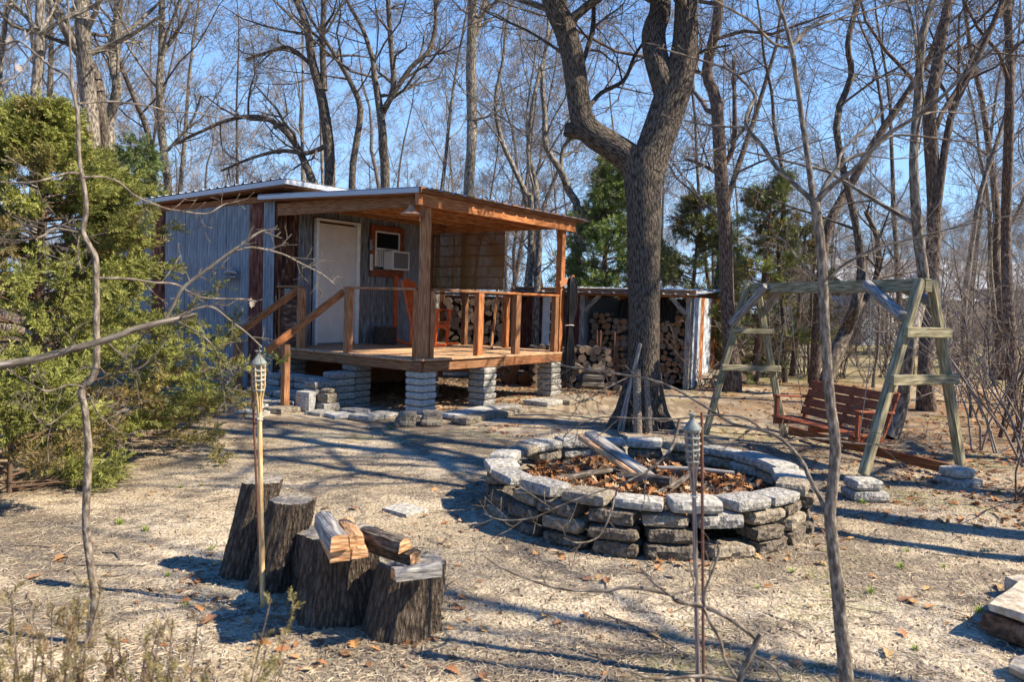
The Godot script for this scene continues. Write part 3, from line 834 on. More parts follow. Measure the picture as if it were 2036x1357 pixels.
func build_shed() -> void:
	var s := thing("wood_shed", "low open-fronted tin shed full of firewood behind the oak", "shed", shed_frame)
	bx(s, "post", Vector3(0.09, 1.75, 0.09), Vector3(3.34, 0.875, 0), M.grey_wood)
	bx(s, "post", Vector3(0.09, 1.75, 0.09), Vector3(1.22, 0.875, 0), M.grey_wood)
	bar(s, "knee_brace", Vector3(3.30, 1.42, 0.01), Vector3(2.98, 1.74, 0.01), 0.05, 0.08, M.grey_wood)
	bar(s, "knee_brace", Vector3(1.26, 1.42, 0.01), Vector3(1.58, 1.74, 0.01), 0.05, 0.08, M.grey_wood)
	bx(s, "header", Vector3(3.75, 0.14, 0.05), Vector3(1.60, 1.80, 0.04), M.timber)
	for j in 4: bx(s, "rafter", Vector3(0.04, 0.09, 2.6), Vector3(1.3 + j * 0.66, 1.76, -1.28), M.timber_dark, 0.004, Basis(Vector3.RIGHT, 0.05))
	for j in 4:
		part(s, "roof_sheet", ribbed(1.0, 3.0), M.roof_metal, Transform3D(Basis(Vector3.RIGHT, 0.06), Vector3(-0.05 + 0.98 * j + 0.13, 1.865 + 0.002 * (j % 2), -1.28)))
	# right wall: rust, white and tan sheets
	var z := -0.06
	for p in [[0.55, "tin_white"], [0.34, "tin_orange_rust"], [0.70, "tin_white"], [0.95, "tin_orange_rust"]]:
		part(s, "corrugated_panel", corrugated(p[0] - 0.004, 1.72), M[p[1]], Transform3D(yaw(PI / 2), Vector3(3.42, 0.02, z - p[0] * 0.5)))
		z -= p[0]
	bx(s, "side_frame", Vector3(0.04, 1.7, 2.5), Vector3(3.385, 0.87, -1.3), M.grey_wood, 0.0)
	part(s, "corrugated_panel", corrugated(2.2, 1.7), M.tin_grey, Transform3D(Basis(), Vector3(2.3, 0.02, -2.5)))
	bx(s, "partition", Vector3(0.04, 1.72, 2.5), Vector3(1.18, 0.87, -1.3), M.tin_blue, 0.0)
	# closed room on the left, red sheets and a white door
	part(s, "corrugated_panel", corrugated(0.66, 1.74), M.tin_rust, Transform3D(Basis(), Vector3(0.06, 0.02, -0.02)))
	part(s, "corrugated_panel", corrugated(0.42, 1.74), M.tin_rust, Transform3D(Basis(), Vector3(0.96, 0.02, -0.02)))
	bx(s, "back_wall", Vector3(1.5, 1.7, 0.05), Vector3(0.42, 0.87, -2.5), M.tin_grey, 0.0)
	bx(s, "end_wall", Vector3(0.05, 1.7, 2.4), Vector3(-0.27, 0.87, -1.25), M.tin_rust, 0.0)
	bx(s, "corner_board", Vector3(0.06, 1.74, 0.03), Vector3(1.19, 0.89, 0.02), M.grey_wood)
	var d := holder(s, "door", Transform3D(Basis(), Vector3(0.52, 0.03, 0.0)))
	bx(d, "panel", Vector3(0.34, 1.68, 0.04), Vector3(0.05, 0.84, 0), M.white_paint, 0.004)
	bx(d, "stile", Vector3(0.05, 1.66, 0.02), Vector3(-0.145, 0.84, 0.02), M.plastic_white, 0.004)
	for q in 4:
		for w in 2: bx(d, "pane", Vector3(0.10, 0.17, 0.012), Vector3(0.05 + w * 0.12, 0.82 + q * 0.21, 0.018), M.dark_glass, 0.0)


func build_far_buildings() -> void:
	# a long pale metal building across the field and a smaller white one beside it
	var b := thing("metal_building", "long pale blue metal building across the field behind the swing", "building", Transform3D(yaw(-0.12), Vector3(26.0, 0, -48.0)))
	bx(b, "wall", Vector3(15, 3.2, 9), Vector3(0, 1.6, 0), M.far_wall, 0.0)
	var mb := MB.new()
	mb.quad(Vector3(-8, 3.1, 5.2), Vector3(8, 3.1, 5.2), Vector3(8, 5.0, 0), Vector3(-8, 5.0, 0))
	mb.quad(Vector3(8, 3.1, -5.2), Vector3(-8, 3.1, -5.2), Vector3(-8, 5.0, 0), Vector3(8, 5.0, 0))
	part(b, "roof", mb.mesh(), M.far_roof)
	for j in 4: bx(b, "window", Vector3(1.2, 1.0, 0.08), Vector3(-5.5 + j * 3.6, 1.9, 4.5), M.dark_glass, 0.0)
	bx(b, "door", Vector3(2.6, 2.5, 0.08), Vector3(2.9, 1.25, 4.52), M.white_paint, 0.0)
	var c := thing("garage", "small white garage with a pale roof seen between the tree trunks", "garage", Transform3D(yaw(0.25), Vector3(19.0, 0, -40.0)))
	bx(c, "wall", Vector3(6, 2.4, 5), Vector3(0, 1.2, 0), M.far_wall, 0.0)
	mb = MB.new()
	mb.quad(Vector3(-3.3, 2.35, 2.9), Vector3(3.3, 2.35, 2.9), Vector3(3.3, 3.7, 0), Vector3(-3.3, 3.7, 0))
	mb.quad(Vector3(3.3, 2.35, -2.9), Vector3(-3.3, 2.35, -2.9), Vector3(-3.3, 3.7, 0), Vector3(3.3, 3.7, 0))
	part(c, "roof", mb.mesh(), M.far_roof)
	bx(c, "door", Vector3(2.4, 2.0, 0.06), Vector3(-0.6, 1.0, 2.52), M.plastic_white, 0.0)
	bx(c, "window", Vector3(0.9, 0.8, 0.06), Vector3(1.9, 1.5, 2.52), M.dark_glass, 0.0)


# ---------------------------------------------------------------- bare trees
# prm: kids per level, wobble per level, length ratio, up, spread, sides
func grow(mb: MB, p: Vector3, d: Vector3, length: float, r: float, level: int, last: int, prm: Dictionary, rg: RandomNumberGenerator) -> void:
	var seg: float = [0.9, 0.55, 0.36, 0.22, 0.16][mini(level, 4)]
	var m := clampi(int(length / seg), 2, 14)
	var wob: float = prm.wob[mini(level, prm.wob.size() - 1)]
	var pts := PackedVector3Array([p])
	var rad := PackedFloat32Array([r])
	var dirs := [d]
	var q := p
	var tip: float = prm.get("tip", 0.3)
	for k in m:
		d = (d + Vector3(rg.randfn(0, wob), rg.randfn(0, wob) + prm.up, rg.randfn(0, wob))).normalized()
		q += d * (length / m)
		pts.push_back(q)
		rad.push_back(maxf(r * (1.0 - (1.0 - tip) * (k + 1.0) / m), prm.thin))
		dirs.append(d)
	mb.tube(pts, rad, [9, 7, 5, 4, 3, 3][mini(level, 5)])
	if level >= last: return
	spread_kids(mb, pts, rad, dirs, length, level, last, prm, rg, prm.get("from", 0.22) if level == 0 else 0.2)

func spread_kids(mb: MB, pts: PackedVector3Array, rad: PackedFloat32Array, dirs: Array, length: float, level: int, last: int, prm: Dictionary, rg: RandomNumberGenerator, from: float) -> void:
	var kids: int = prm.kids[mini(level, prm.kids.size() - 1)]
	var m := pts.size() - 1
	var az := rg.randf() * TAU
	for j in kids:
		var f := lerpf(from, 1.0, (j + rg.randf()) / kids)
		var x := minf(f * m, m - 0.001)
		var k := int(x)
		var at := pts[k].lerp(pts[k + 1], x - k)
		var rr := lerpf(rad[k], rad[k + 1], x - k)
		var dd: Vector3 = dirs[k]
		az += 2.4 + rg.randf_range(-0.6, 0.6)
		var side := dd.cross(Vector3(0.31, 0.2, 0.93)).normalized().rotated(dd, az)
		var ang: float = prm.spread * rg.randf_range(0.7, 1.3)
		var nd := (dd * cos(ang) + side * sin(ang)).normalized()
		var ln: float = length * prm.ratio * rg.randf_range(0.7, 1.2) * (1.15 - 0.55 * f)
		grow(mb, at, nd, maxf(ln, prm.get("short", 0.22)), maxf(rr * (rg.randf_range(0.28, 0.5) * prm.get("limb", 1.0) if level == 0 else rg.randf_range(0.45, 0.65)), prm.thin), level + 1, last, prm, rg)

func kind_prm(kind: String) -> Dictionary:
	match kind:
		"oak": return {"kids": [9, 6, 6, 6], "wob": [0.10, 0.20, 0.26, 0.28], "ratio": 0.50, "up": 0.035, "spread": 0.95, "thin": 0.003, "from": 0.25}
		"ash": return {"kids": [9, 6, 6, 5], "wob": [0.05, 0.11, 0.15, 0.2], "ratio": 0.46, "up": 0.07, "spread": 0.70, "thin": 0.003, "from": 0.30}
		"elm": return {"kids": [9, 6, 6, 6], "wob": [0.07, 0.15, 0.18, 0.24], "ratio": 0.48, "up": 0.03, "spread": 0.85, "thin": 0.0028, "from": 0.2}
		"brush": return {"kids": [9, 6, 4], "wob": [0.10, 0.16, 0.2], "ratio": 0.45, "up": 0.04, "spread": 0.7, "thin": 0.003, "from": 0.12, "short": 0.15}
	return {}

# a trunk along traced photograph points (px, py, width px) at a depth, plus grown crown
func traced_tree(called: String, label: String, depth: float, path: Array, bark: String, kind: String, seed_: int, opts := {}) -> void:
	var rg := RandomNumberGenerator.new()
	rg.seed = seed_
	var pts := PackedVector3Array()
	var rad := PackedFloat32Array()
	var lean: float = opts.get("lean", 0.0)
	for k in path.size():
		var a: Array = path[k]
		var z := depth + lean * k + (rg.randf_range(-0.25, 0.25) if k > 0 else 0.0)
		pts.push_back(at_depth(a[0], a[1], z))
		rad.push_back(a[2] * 0.5 / FOCAL * z)
	var base := pts[0]
	if not opts.get("grounded", false) and base.y > 0.05:   # goes on straight down to the ground
		var below := base + (base - pts[1]).normalized() * 0.0
		below.y = -0.06
		below.x -= (pts[1].x - base.x) * 0.12
		pts.insert(0, below)
		rad.insert(0, rad[0] * 1.18)
		base = below
	# carry the trunk on above the frame
	var d := (pts[pts.size() - 1] - pts[pts.size() - 2]).normalized()
	var more: float = opts.get("more", 5.0)
	var r := rad[rad.size() - 1]
	var p := pts[pts.size() - 1]
	var steps := int(more / 0.8)
	for k in steps:
		d = (d + Vector3(rg.randfn(0, 0.10), 0.06, rg.randfn(0, 0.10))).normalized()
		p += d * 0.8
		pts.push_back(p)
		rad.push_back(maxf(r * (1.0 - 0.85 * (k + 1.0) / steps), 0.01))
	var sm := smooth(pts, rad, 3)
	pts = sm[0]
	rad = sm[1]
	var length := 0.0
	for k in pts.size() - 1: length += pts[k].distance_to(pts[k + 1])
	var dirs := []
	for k in pts.size(): dirs.append((pts[mini(k + 1, pts.size() - 1)] - pts[maxi(k - 1, 0)]).normalized())
	var o := thing(called, label, "tree", Transform3D(Basis(), base), opts.get("group", ""))
	var mb := MB.new()
	var lp := PackedVector3Array()
	for q in pts: lp.push_back(q - base)
	mb.tube(lp, rad, 12, false, 0.05, rg)
	part(o, "trunk", mb.mesh(), M[bark])
	var prm := kind_prm(kind)
	for key in opts.get("prm", {}): prm[key] = opts.prm[key]
	mb = MB.new()
	spread_kids(mb, lp, rad, dirs, minf(length, opts.get("reach", 8.0)), 0, opts.get("last", 4), prm, rg, opts.get("from", 0.3))
	# traced boughs
	for b in opts.get("boughs", []):
		var bp := PackedVector3Array()
		var br := PackedFloat32Array()
		var bd := []
		for k in b.size():
			var z: float = depth + rg.randf_range(-0.2, 0.2) + (b[k][3] if b[k].size() > 3 else 0.0)
			bp.push_back(at_depth(b[k][0], b[k][1], z) - base)
			br.push_back(b[k][2] * 0.5 / FOCAL * z)
		var s2 := smooth(bp, br, 3)
		for k in s2[0].size(): bd.append((s2[0][mini(k + 1, s2[0].size() - 1)] - s2[0][maxi(k - 1, 0)]).normalized())
		mb.tube(s2[0], s2[1], 8)
		var bl := 0.0
		for k in s2[0].size() - 1: bl += s2[0][k].distance_to(s2[0][k + 1])
		spread_kids(mb, s2[0], s2[1], bd, clampf(bl, 2.0, 5.0), 1, opts.get("last", 4), prm, rg, 0.12)
	part(o, "crown", mb.mesh(), M[opts.get("twig", bark)])


func build_big_oak() -> void:
	var z0 := 9.65
	var base := on_ground(1263, 858)
	base.y = 0.0
	var o := thing("oak_tree", "massive dark forked oak standing between the porch and the swing", "tree", Transform3D(Basis(), base))
	var rg := RandomNumberGenerator.new()
	rg.seed = 77
	var f := func(path: Array, sides: int, rough: float) -> Array:
		var p := PackedVector3Array()
		var r := PackedFloat32Array()
		for a in path:
			var z: float = z0 + (a[3] if a.size() > 3 else 0.0)
			p.push_back(at_depth(a[0], a[1], z) - base)
			r.push_back(a[2] * 0.405 / FOCAL * z)
		var s := smooth(p, r, 4)
		var mb := MB.new()
		mb.tube(s[0], s[1], sides, true, rough, rg)
		return [mb.mesh(), s[0], s[1]]
	var tr: Array = f.call([[1262, 872, 150], [1264, 850, 122], [1270, 820, 98], [1276, 770, 84], [1281, 700, 76], [1281, 600, 76], [1280, 500, 78], [1280, 420, 82], [1278, 370, 92], [1280, 330, 104], [1284, 300, 98]], 28, 0.045)
	part(o, "trunk", tr[0], M.oak_bark)
	# root flares
	for a in [[1205, 866, 40, 1250, 810, 62, 1270, 740, 60, -0.1], [1345, 866, 30, 1300, 810, 60, 1288, 740, 60, 0.0], [1290, 878, 34, 1278, 820, 60, 1280, 750, 60, -0.25]]:
		var fl: Array = f.call([[a[0], a[1] + 6, a[2] * 0.7, a[9]], [(a[0] + a[3]) * 0.5, (a[1] + a[4]) * 0.5 + 8, (a[2] + a[5]) * 0.5, a[9] * 0.7], [a[3], a[4], a[5], a[9] * 0.3], [a[6], a[7], a[8], 0.0]], 14, 0.06)
		part(o, "root", fl[0], M.oak_bark)
	var limbs := [
		[[1272, 345, 84], [1250, 315, 74], [1215, 290, 66], [1180, 268, 62], [1158, 240, 58], [1150, 200, 56], [1145, 160, 54], [1138, 110, 54], [1124, 60, 54], [1108, 20, 55], [1096, -20, 54], [1080, -90, 48], [1074, -180, 40], [1050, -300, 30], [1040, -420, 20]],
		[[1284, 340, 92], [1300, 290, 86], [1318, 240, 84], [1335, 190, 84], [1352, 140, 72], [1362, 90, 62], [1365, 40, 56], [1366, 0, 54], [1372, -60, 50], [1390, -140, 42], [1430, -260, 30], [1450, -400, 18]],
		[[1330, 195, 64], [1314, 150, 60], [1302, 100, 58, 0.15], [1300, 60, 56, 0.25], [1312, 20, 52, 0.35], [1308, -30, 48, 0.4], [1290, -120, 40, 0.5], [1280, -240, 28, 0.6]],
		[[1190, 275, 50], [1160, 262, 46], [1136, 260, 38], [1122, 258, 30]]]
	var crown := MB.new()
	var prm := kind_prm("oak")
	var k := 0
	for path in limbs:
		var l: Array = f.call(path, 18, 0.05)
		part(o, "limb", l[0], M.oak_bark)
		if k < 3:
			var dirs := []
			for j in l[1].size(): dirs.append((l[1][mini(j + 1, l[1].size() - 1)] - l[1][maxi(j - 1, 0)]).normalized())
			var p2 := prm.duplicate()
			p2.kids = [8, 6, 6, 6]
			spread_kids(crown, l[1], l[2], dirs, 5.0, 0, 4, p2, rg, 0.55)
		k += 1
	# slender side shoots seen against the sky
	for b in [[[1170, 215, 12], [1195, 185, 11, 0.3], [1240, 160, 10, 0.4], [1262, 110, 8, 0.4], [1290, 70, 6, 0.4]], [[1146, 130, 9], [1110, 100, 8], [1050, 62, 6], [1000, 40, 5], [960, 20, 4]], [[1160, 120, 12, 0.4], [1178, 60, 12, 0.5], [1180, 0, 10, 0.6]], [[1370, 120, 9], [1400, 100, 7], [1450, 90, 5]]]:
		var l: Array = f.call(b, 7, 0.0)
		part(o, "limb", l[0], M.oak_bark)
		var dirs := []
		for j in l[1].size(): dirs.append((l[1][mini(j + 1, l[1].size() - 1)] - l[1][maxi(j - 1, 0)]).normalized())
		spread_kids(crown, l[1], l[2], dirs, 1.6, 2, 4, prm, rg, 0.2)
	part(o, "crown", crown.mesh(), M.dark_bark)
	# poles and posts leaning on its foot
	var a := on_ground(1231, 856); var b := at_depth(1273, 684, 9.30)
	solo("leaning_pole", "thin grey pole leaning against the oak trunk", "pole", tube_mesh(V([a, a.lerp(b, 0.5), b]), PackedFloat32Array([0.028, 0.026, 0.022]), 8), M.grey_wood)
	a = on_ground(1238, 858); b = at_depth(1262, 720, 9.26)
	solo("leaning_pole", "short second grey stick beside the pole on the oak", "pole", tube_mesh(V([a, b]), PackedFloat32Array([0.018, 0.012]), 7), M.grey_wood)
	for q in [[1268, 862, 1266, 735, 0.055, "brown barked log post standing against the oak foot"], [1291, 862, 1284, 748, 0.045, "slimmer barked log post at the right of the oak foot"]]:
		a = on_ground(q[0], q[1]); b = at_depth(q[2], q[3], -a.z + 0.06)
		solo("log_post", q[5], "log", tube_mesh(V([a - Vector3(0, 0.03, 0), a.lerp(b, 0.4), b]), PackedFloat32Array([q[4], q[4] * 0.95, q[4] * 0.88]), 12, true, 0.05), M.log_bark)


func build_wood() -> void:
	# trees whose trunks can be traced in the photograph
	traced_tree("hickory_tree", "thick straight grey trunk rising behind the cedar", 17.0, [[186, 380, 33], [184, 300, 32], [178, 200, 31], [170, 136, 30], [166, 51, 28], [163, -20, 27]], "grey_bark", "oak", 101, {"boughs": [[[172, 110, 12], [215, 92, 10], [260, 70, 9], [300, 45, 7], [322, 30, 5]]]})
	traced_tree("hickory_tree", "leaning trunk beside the thick grey one behind the cedar", 17.6, [[212, 380, 26], [206, 300, 25], [198, 220, 25], [188, 150, 25], [150, 90, 22], [125, 44, 20], [98, -10, 18]], "dark_bark", "oak", 102)
	traced_tree("elm_tree", "sinuous pale trunk curving up right of the thick grey pair", 18.0, [[240, 380, 22], [222, 305, 21], [217, 244, 20], [234, 176, 19], [224, 119, 18], [234, 51, 17], [236, -10, 16]], "grey_bark", "elm", 103)
	traced_tree("elm_tree", "pale slim trunk at the left edge above the cedar", 15.0, [[70, 260, 19], [73, 170, 18], [78, 102, 17], [81, 0, 16]], "grey_bark", "elm", 104, {"boughs": [[[74, 60, 10], [50, 30, 8], [20, 0, 7]], [[78, 70, 9], [130, 36, 8], [180, 15, 7], [210, -5, 5]]]})
	traced_tree("ash_tree", "straight slim pale trunk behind the cabin roof end", 19.0, [[334, 390, 16], [330, 339, 15], [320, 237, 14], [317, 170, 13], [322, 102, 13], [322, -10, 12]], "grey_bark", "ash", 105, {"boughs": [[[322, 105, 9], [345, 75, 8], [365, 40, 6], [380, 5, 5]], [[333, 300, 7], [360, 270, 6], [385, 235, 5], [400, 190, 4]]]})
	traced_tree("ash_tree", "thin dark crooked trunk left of the straight slim one", 20.0, [[306, 385, 12], [302, 305, 11], [290, 250, 10], [271, 203, 10], [250, 152, 9], [238, 120, 8]], "dark_bark", "oak", 106, {"more": 3.0})
	traced_tree("oak_tree", "crooked twin-stemmed oak behind the cabin roof", 19.0, [[656, 375, 22], [652, 271, 21], [638, 186, 19], [620, 119, 16], [610, 51, 14], [586, -10, 13]], "dark_bark", "oak", 107, {"boughs": [
		[[645, 180, 13], [641, 85, 12], [644, 17, 11], [640, -40, 9]], [[628, 374, 16], [600, 310, 14], [576, 271, 12], [540, 240, 11], [500, 232, 9], [450, 240, 7], [400, 262, 6], [350, 285, 5]],
		[[620, 130, 8], [575, 95, 8], [530, 105, 6], [490, 118, 5]], [[650, 290, 10], [610, 305, 9], [560, 300, 8], [500, 315, 6], [440, 340, 5]]]})
	traced_tree("oak_tree", "forked oak whose dark boughs spread over the porch roof", 18.0, [[766, 370, 19], [762, 300, 18], [760, 254, 16], [752, 195, 14], [744, 150, 11], [741, 119, 10], [722, 60, 8], [700, 20, 7]], "dark_bark", "oak", 108, {"more": 3.0, "boughs": [
		[[758, 230, 12], [782, 175, 11], [777, 85, 10], [771, -10, 9]], [[764, 215, 11], [816, 136, 10], [850, 105, 9], [865, 60, 8], [866, -10, 7]]]})
	traced_tree("oak_tree", "slender leaning oak stem left of the forked one", 18.6, [[700, 370, 14], [706, 300, 13], [717, 220, 12], [700, 170, 10], [684, 140, 9], [660, 100, 8], [640, 70, 7]], "dark_bark", "oak", 109, {"more": 3.0})
	traced_tree("hickory_tree", "tall straight trunk rising behind the porch roof", 17.0, [[931, 395, 21], [937, 300, 20], [938, 237, 20], [936, 136, 20], [939, 34, 19], [939, -20, 18]], "grey_bark", "oak", 110, {"boughs": [[[946, 70, 11], [955, 35, 10], [970, -10, 9]], [[938, 240, 6], [980, 228, 5], [1010, 205, 4]]]})
	traced_tree("elm_tree", "thin trunk leaning left behind the porch roof edge", 21.0, [[1056, 420, 12], [1045, 385, 11], [1019, 329, 10], [995, 271, 9], [985, 200, 8], [1000, 120, 6]], "grey_bark", "elm", 111, {"more": 4.0})
	traced_tree("elm_tree", "slim grey stem standing right behind the porch rail", 15.8, [[1063, 690, 15], [1066, 600, 14], [1072, 480, 13], [1068, 430, 12], [1064, 360, 11], [1050, 300, 9], [1060, 200, 8], [1080, 120, 6]], "grey_bark", "elm", 112, {"more": 3.0, "grounded": true})
	traced_tree("elm_tree", "leaning pale trunk beside the cedar behind the oak", 20.0, [[1150, 440, 16], [1130, 380, 15], [1114, 339, 13], [1085, 290, 12], [1083, 230, 10], [1078, 150, 8], [1090, 60, 7]], "grey_bark", "elm", 113, {"more": 4.0, "boughs": [[[1115, 335, 9], [1122, 290, 8], [1150, 265, 6]]]})
	traced_tree("oak_tree", "thick reddish trunk standing just right of the big oak", 14.5, [[1455, 735, 36], [1446, 600, 28], [1442, 460, 26], [1433, 339, 25], [1424, 203, 23], [1405, 142, 21], [1424, 51, 20], [1428, -10, 19]], "red_bark", "oak", 114, {"boughs": [[[1438, 330, 11], [1458, 290, 10], [1460, 200, 8], [1458, 120, 7]], [[1432, 350, 8], [1400, 330, 7], [1360, 315, 5]]]})
	traced_tree("elm_tree", "leaning dark trunk behind the swing seat", 14.0, [[1630, 790, 30], [1648, 740, 28], [1680, 660, 26], [1700, 610, 22], [1712, 540, 17], [1700, 440, 14], [1662, 254, 13], [1692, 152, 12], [1685, 85, 11], [1709, -10, 10]], "dark_bark", "elm", 115, {"grounded": true, "boughs": [[[1700, 620, 14], [1740, 560, 12], [1745, 480, 10], [1720, 420, 8]]]})
	traced_tree("elm_tree", "slanting trunk crossing right above the swing", 16.0, [[1640, 480, 18], [1690, 370, 17], [1740, 280, 15], [1800, 190, 13], [1850, 110, 11], [1880, 30, 10]], "red_bark", "elm", 116, {"more": 3.0})
	traced_tree("elm_tree", "curved grey mottled trunk growing right behind the swing frame", 9.4, [[1768, 872, 34], [1782, 840, 28], [1794, 800, 25], [1801, 746, 23], [1812, 679, 22], [1830, 600, 21], [1836, 555, 21], [1824, 460, 20], [1816, 322, 17], [1824, 203, 16], [1834, 68, 14], [1858, -10, 13]], "grey_bark", "elm", 117, {"grounded": true, "from": 0.35, "reach": 5.5})
	traced_tree("oak_tree", "stout reddish trunk behind the right legs of the swing", 12.5, [[1842, 818, 40], [1840, 760, 30], [1842, 690, 27], [1852, 560, 27], [1858, 407, 26], [1848, 237, 24], [1862, 136, 21], [1882, 17, 18]], "red_bark", "oak", 118, {"grounded": true, "boughs": [[[1862, 420, 16], [1889, 237, 14], [1933, 136, 12], [1987, 17, 11], [2010, -60, 9]]]})
	traced_tree("oak_tree", "dark trunk near the right edge beyond the brush", 13.5, [[2012, 800, 26], [2010, 690, 23], [2002, 560, 20], [2000, 424, 18], [2006, 250, 17], [2007, 102, 15], [2000, -10, 14]], "red_bark", "oak", 119, {"grounded": true})
	traced_tree("elm_tree", "thin stem between the swing frame and the brush", 17.0, [[1925, 760, 12], [1915, 640, 11], [1930, 500, 10], [1950, 380, 9], [1990, 260, 8]], "grey_bark", "elm", 120, {"grounded": true})
	traced_tree("elm_tree", "slim dark stem left of the swing seat", 17.0, [[1560, 790, 11], [1558, 640, 10], [1548, 500, 9], [1560, 380, 8], [1540, 260, 7]], "dark_bark", "elm", 121, {"grounded": true})
	# trees outside the frame on the right whose trunks throw the long shadows across the yard
	var far_right := [["oak_tree", "tall forked oak out of frame right, its shadow crosses the yard", Vector3(6.4, 0, -4.42), 13.0, 0.17, 201], ["elm_tree", "slimmer elm out of frame right beside the forked oak", Vector3(5.9, 0, -3.93), 11.0, 0.085, 202], ["elm_tree", "slim elm out of frame right behind the camera line", Vector3(7.4, 0, -1.6), 10.0, 0.08, 203], ["oak_tree", "broad crowned oak out of frame right that shades the yard", Vector3(9.6, 0, -5.2), 13.0, 0.16, 204], ["oak_tree", "crooked oak out of frame right nearer the swing", Vector3(10.5, 0, -6.6), 12.0, 0.13, 205]]
	for a in far_right:
		var rg := RandomNumberGenerator.new()
		rg.seed = a[5]
		var o := thing(a[0], a[1], "tree", Transform3D(Basis(), a[2]))
		var prm := kind_prm("oak")
		prm.kids = [11, 6, 4, 3]
		prm.from = 0.45
		prm.limb = 1.7
		var pts := PackedVector3Array([Vector3(0, -0.05, 0)])
		var rad := PackedFloat32Array([a[4] * 1.25])
		var dirs := [Vector3.UP]
		var d := Vector3.UP
		var p := Vector3.ZERO
		for k in 12:
			d = (d + Vector3(rg.randfn(0, 0.06), 0.05, rg.randfn(0, 0.06))).normalized()
			p += d * a[3] / 12.0
			pts.push_back(p); dirs.append(d)
			rad.push_back(a[4] * (1.0 - 0.5 * (k + 1.0) / 12.0))
		var mb := MB.new()
		mb.tube(pts, rad, 12, false, 0.04, rg)
		part(o, "trunk", mb.mesh(), M.dark_bark)
		mb = MB.new()
		spread_kids(mb, pts, rad, dirs, a[3] * 0.55, 0, 4, prm, rg, 0.5)
		part(o, "crown", mb.mesh(), M.dark_bark)
	# kinds of background tree, built once and repeated
	var protos := []
	for k in 7:
		var rg := RandomNumberGenerator.new()
		rg.seed = 300 + k
		var kind: String = ["oak", "ash", "elm", "elm", "oak", "ash", "elm"][k]
		var prm := kind_prm(kind)
		var h := [13.0, 15.0, 12.0, 10.0, 14.0, 12.0, 8.0][k] as float
		var r := [0.13, 0.10, 0.09, 0.07, 0.115, 0.08, 0.05][k] as float
		var pts := PackedVector3Array([Vector3(0, -0.3, 0)])
		var rad := PackedFloat32Array([r * 1.3])
		var dirs := [Vector3.UP]
		var d := Vector3(rg.randfn(0, 0.1), 1, rg.randfn(0, 0.1)).normalized()
		var p := Vector3.ZERO
		for j in 14:
			d = (d + Vector3(rg.randfn(0, prm.wob[0]), 0.05, rg.randfn(0, prm.wob[0]))).normalized()
			p += d * h / 14.0
			pts.push_back(p); dirs.append(d)
			rad.push_back(maxf(r * (1.0 - 0.9 * (j + 1.0) / 14.0), 0.01))
		var tm := MB.new()
		tm.tube(pts, rad, 8, false, 0.04, rg)
		var cm := MB.new()
		prm.thin = 0.0038
		prm.kids = [11, 7, 6, 6]
		spread_kids(cm, pts, rad, dirs, h * 0.62, 0, 4, prm, rg, 0.22)
		protos.append([tm.mesh(), cm.mesh(), ["dark_bark", "grey_bark", "grey_bark", "red_bark", "red_bark", "dark_bark", "grey_bark"][k], kind])
	var rg := RandomNumberGenerator.new()
	rg.seed = 991
	var count := 0
	var tries := 0
	while count < 62 and tries < 2000:
		tries += 1
		var z := rg.randf_range(17.0, 42.0)
		var x := rg.randf_range(-0.78, 0.80) * z
		# keep the open field to the right thin, and the porch and shed clear
		if z < 19.0 and x > -8.0 and x < 5.0: continue
		if z < 22.0 and x > -11.0 and x < -3.0: continue
		var k := rg.randi() % protos.size()
		var pr: Array = protos[k]
		var o := thing({"oak": "oak_tree", "ash": "ash_tree", "elm": "elm_tree"}[pr[3]], {"oak": "bare crooked oak standing in the wood behind the cabin", "ash": "bare upright ash standing in the wood behind the cabin", "elm": "bare fine-twigged elm standing in the wood behind the cabin"}[pr[3]], "tree", Transform3D(yaw(rg.randf() * TAU).scaled(Vector3.ONE * rg.randf_range(0.8, 1.2)), Vector3(x, ground_y(x, -z), -z)), "bare trees in the wood behind")
		part(o, "trunk", pr[0], M[pr[2]])
		part(o, "crown", pr[1], M[["twig", "pale_twig"][k % 2]])
		count += 1
	# slim young trees at the field edge
	for a in [[1555, 745, 0.42], [1610, 760, 0.5], [1675, 745, 0.45], [1735, 770, 0.5], [1760, 720, 0.55], [1890, 790, 0.5], [1930, 830, 0.42], [1985, 870, 0.45], [1960, 760, 0.6], [2025, 845, 0.5], [1905, 735, 0.6], [1700, 705, 0.6], [1860, 710, 0.7], [1640, 700, 0.7], [2000, 715, 0.7], [1520, 720, 0.55], [1590, 690, 0.8], [1650, 680, 0.7], [1715, 685, 0.8], [1770, 690, 0.6], [1815, 680, 0.9], [1880, 685, 0.7], [1940, 690, 0.9], [1990, 680, 0.7], [2030, 690, 0.8], [1960, 668, 1.0], [1740, 668, 1.0], [1670, 668, 0.9], [1850, 668, 0.9]]:
		var q := on_ground(a[0], a[1])
		var kk: int = [6, 3, 6][rg.randi() % 3]
		var o := thing("young_elm", "thin bare young tree standing at the field edge beyond the swing", "tree", Transform3D(yaw(rg.randf() * TAU).scaled(Vector3.ONE * a[2]), Vector3(q.x, 0, q.z)), "young trees beyond the swing")
		part(o, "trunk", protos[kk][0], M[["grey_bark", "dark_bark"][rg.randi() % 2]])
		part(o, "crown", protos[kk][1], M.pale_twig)
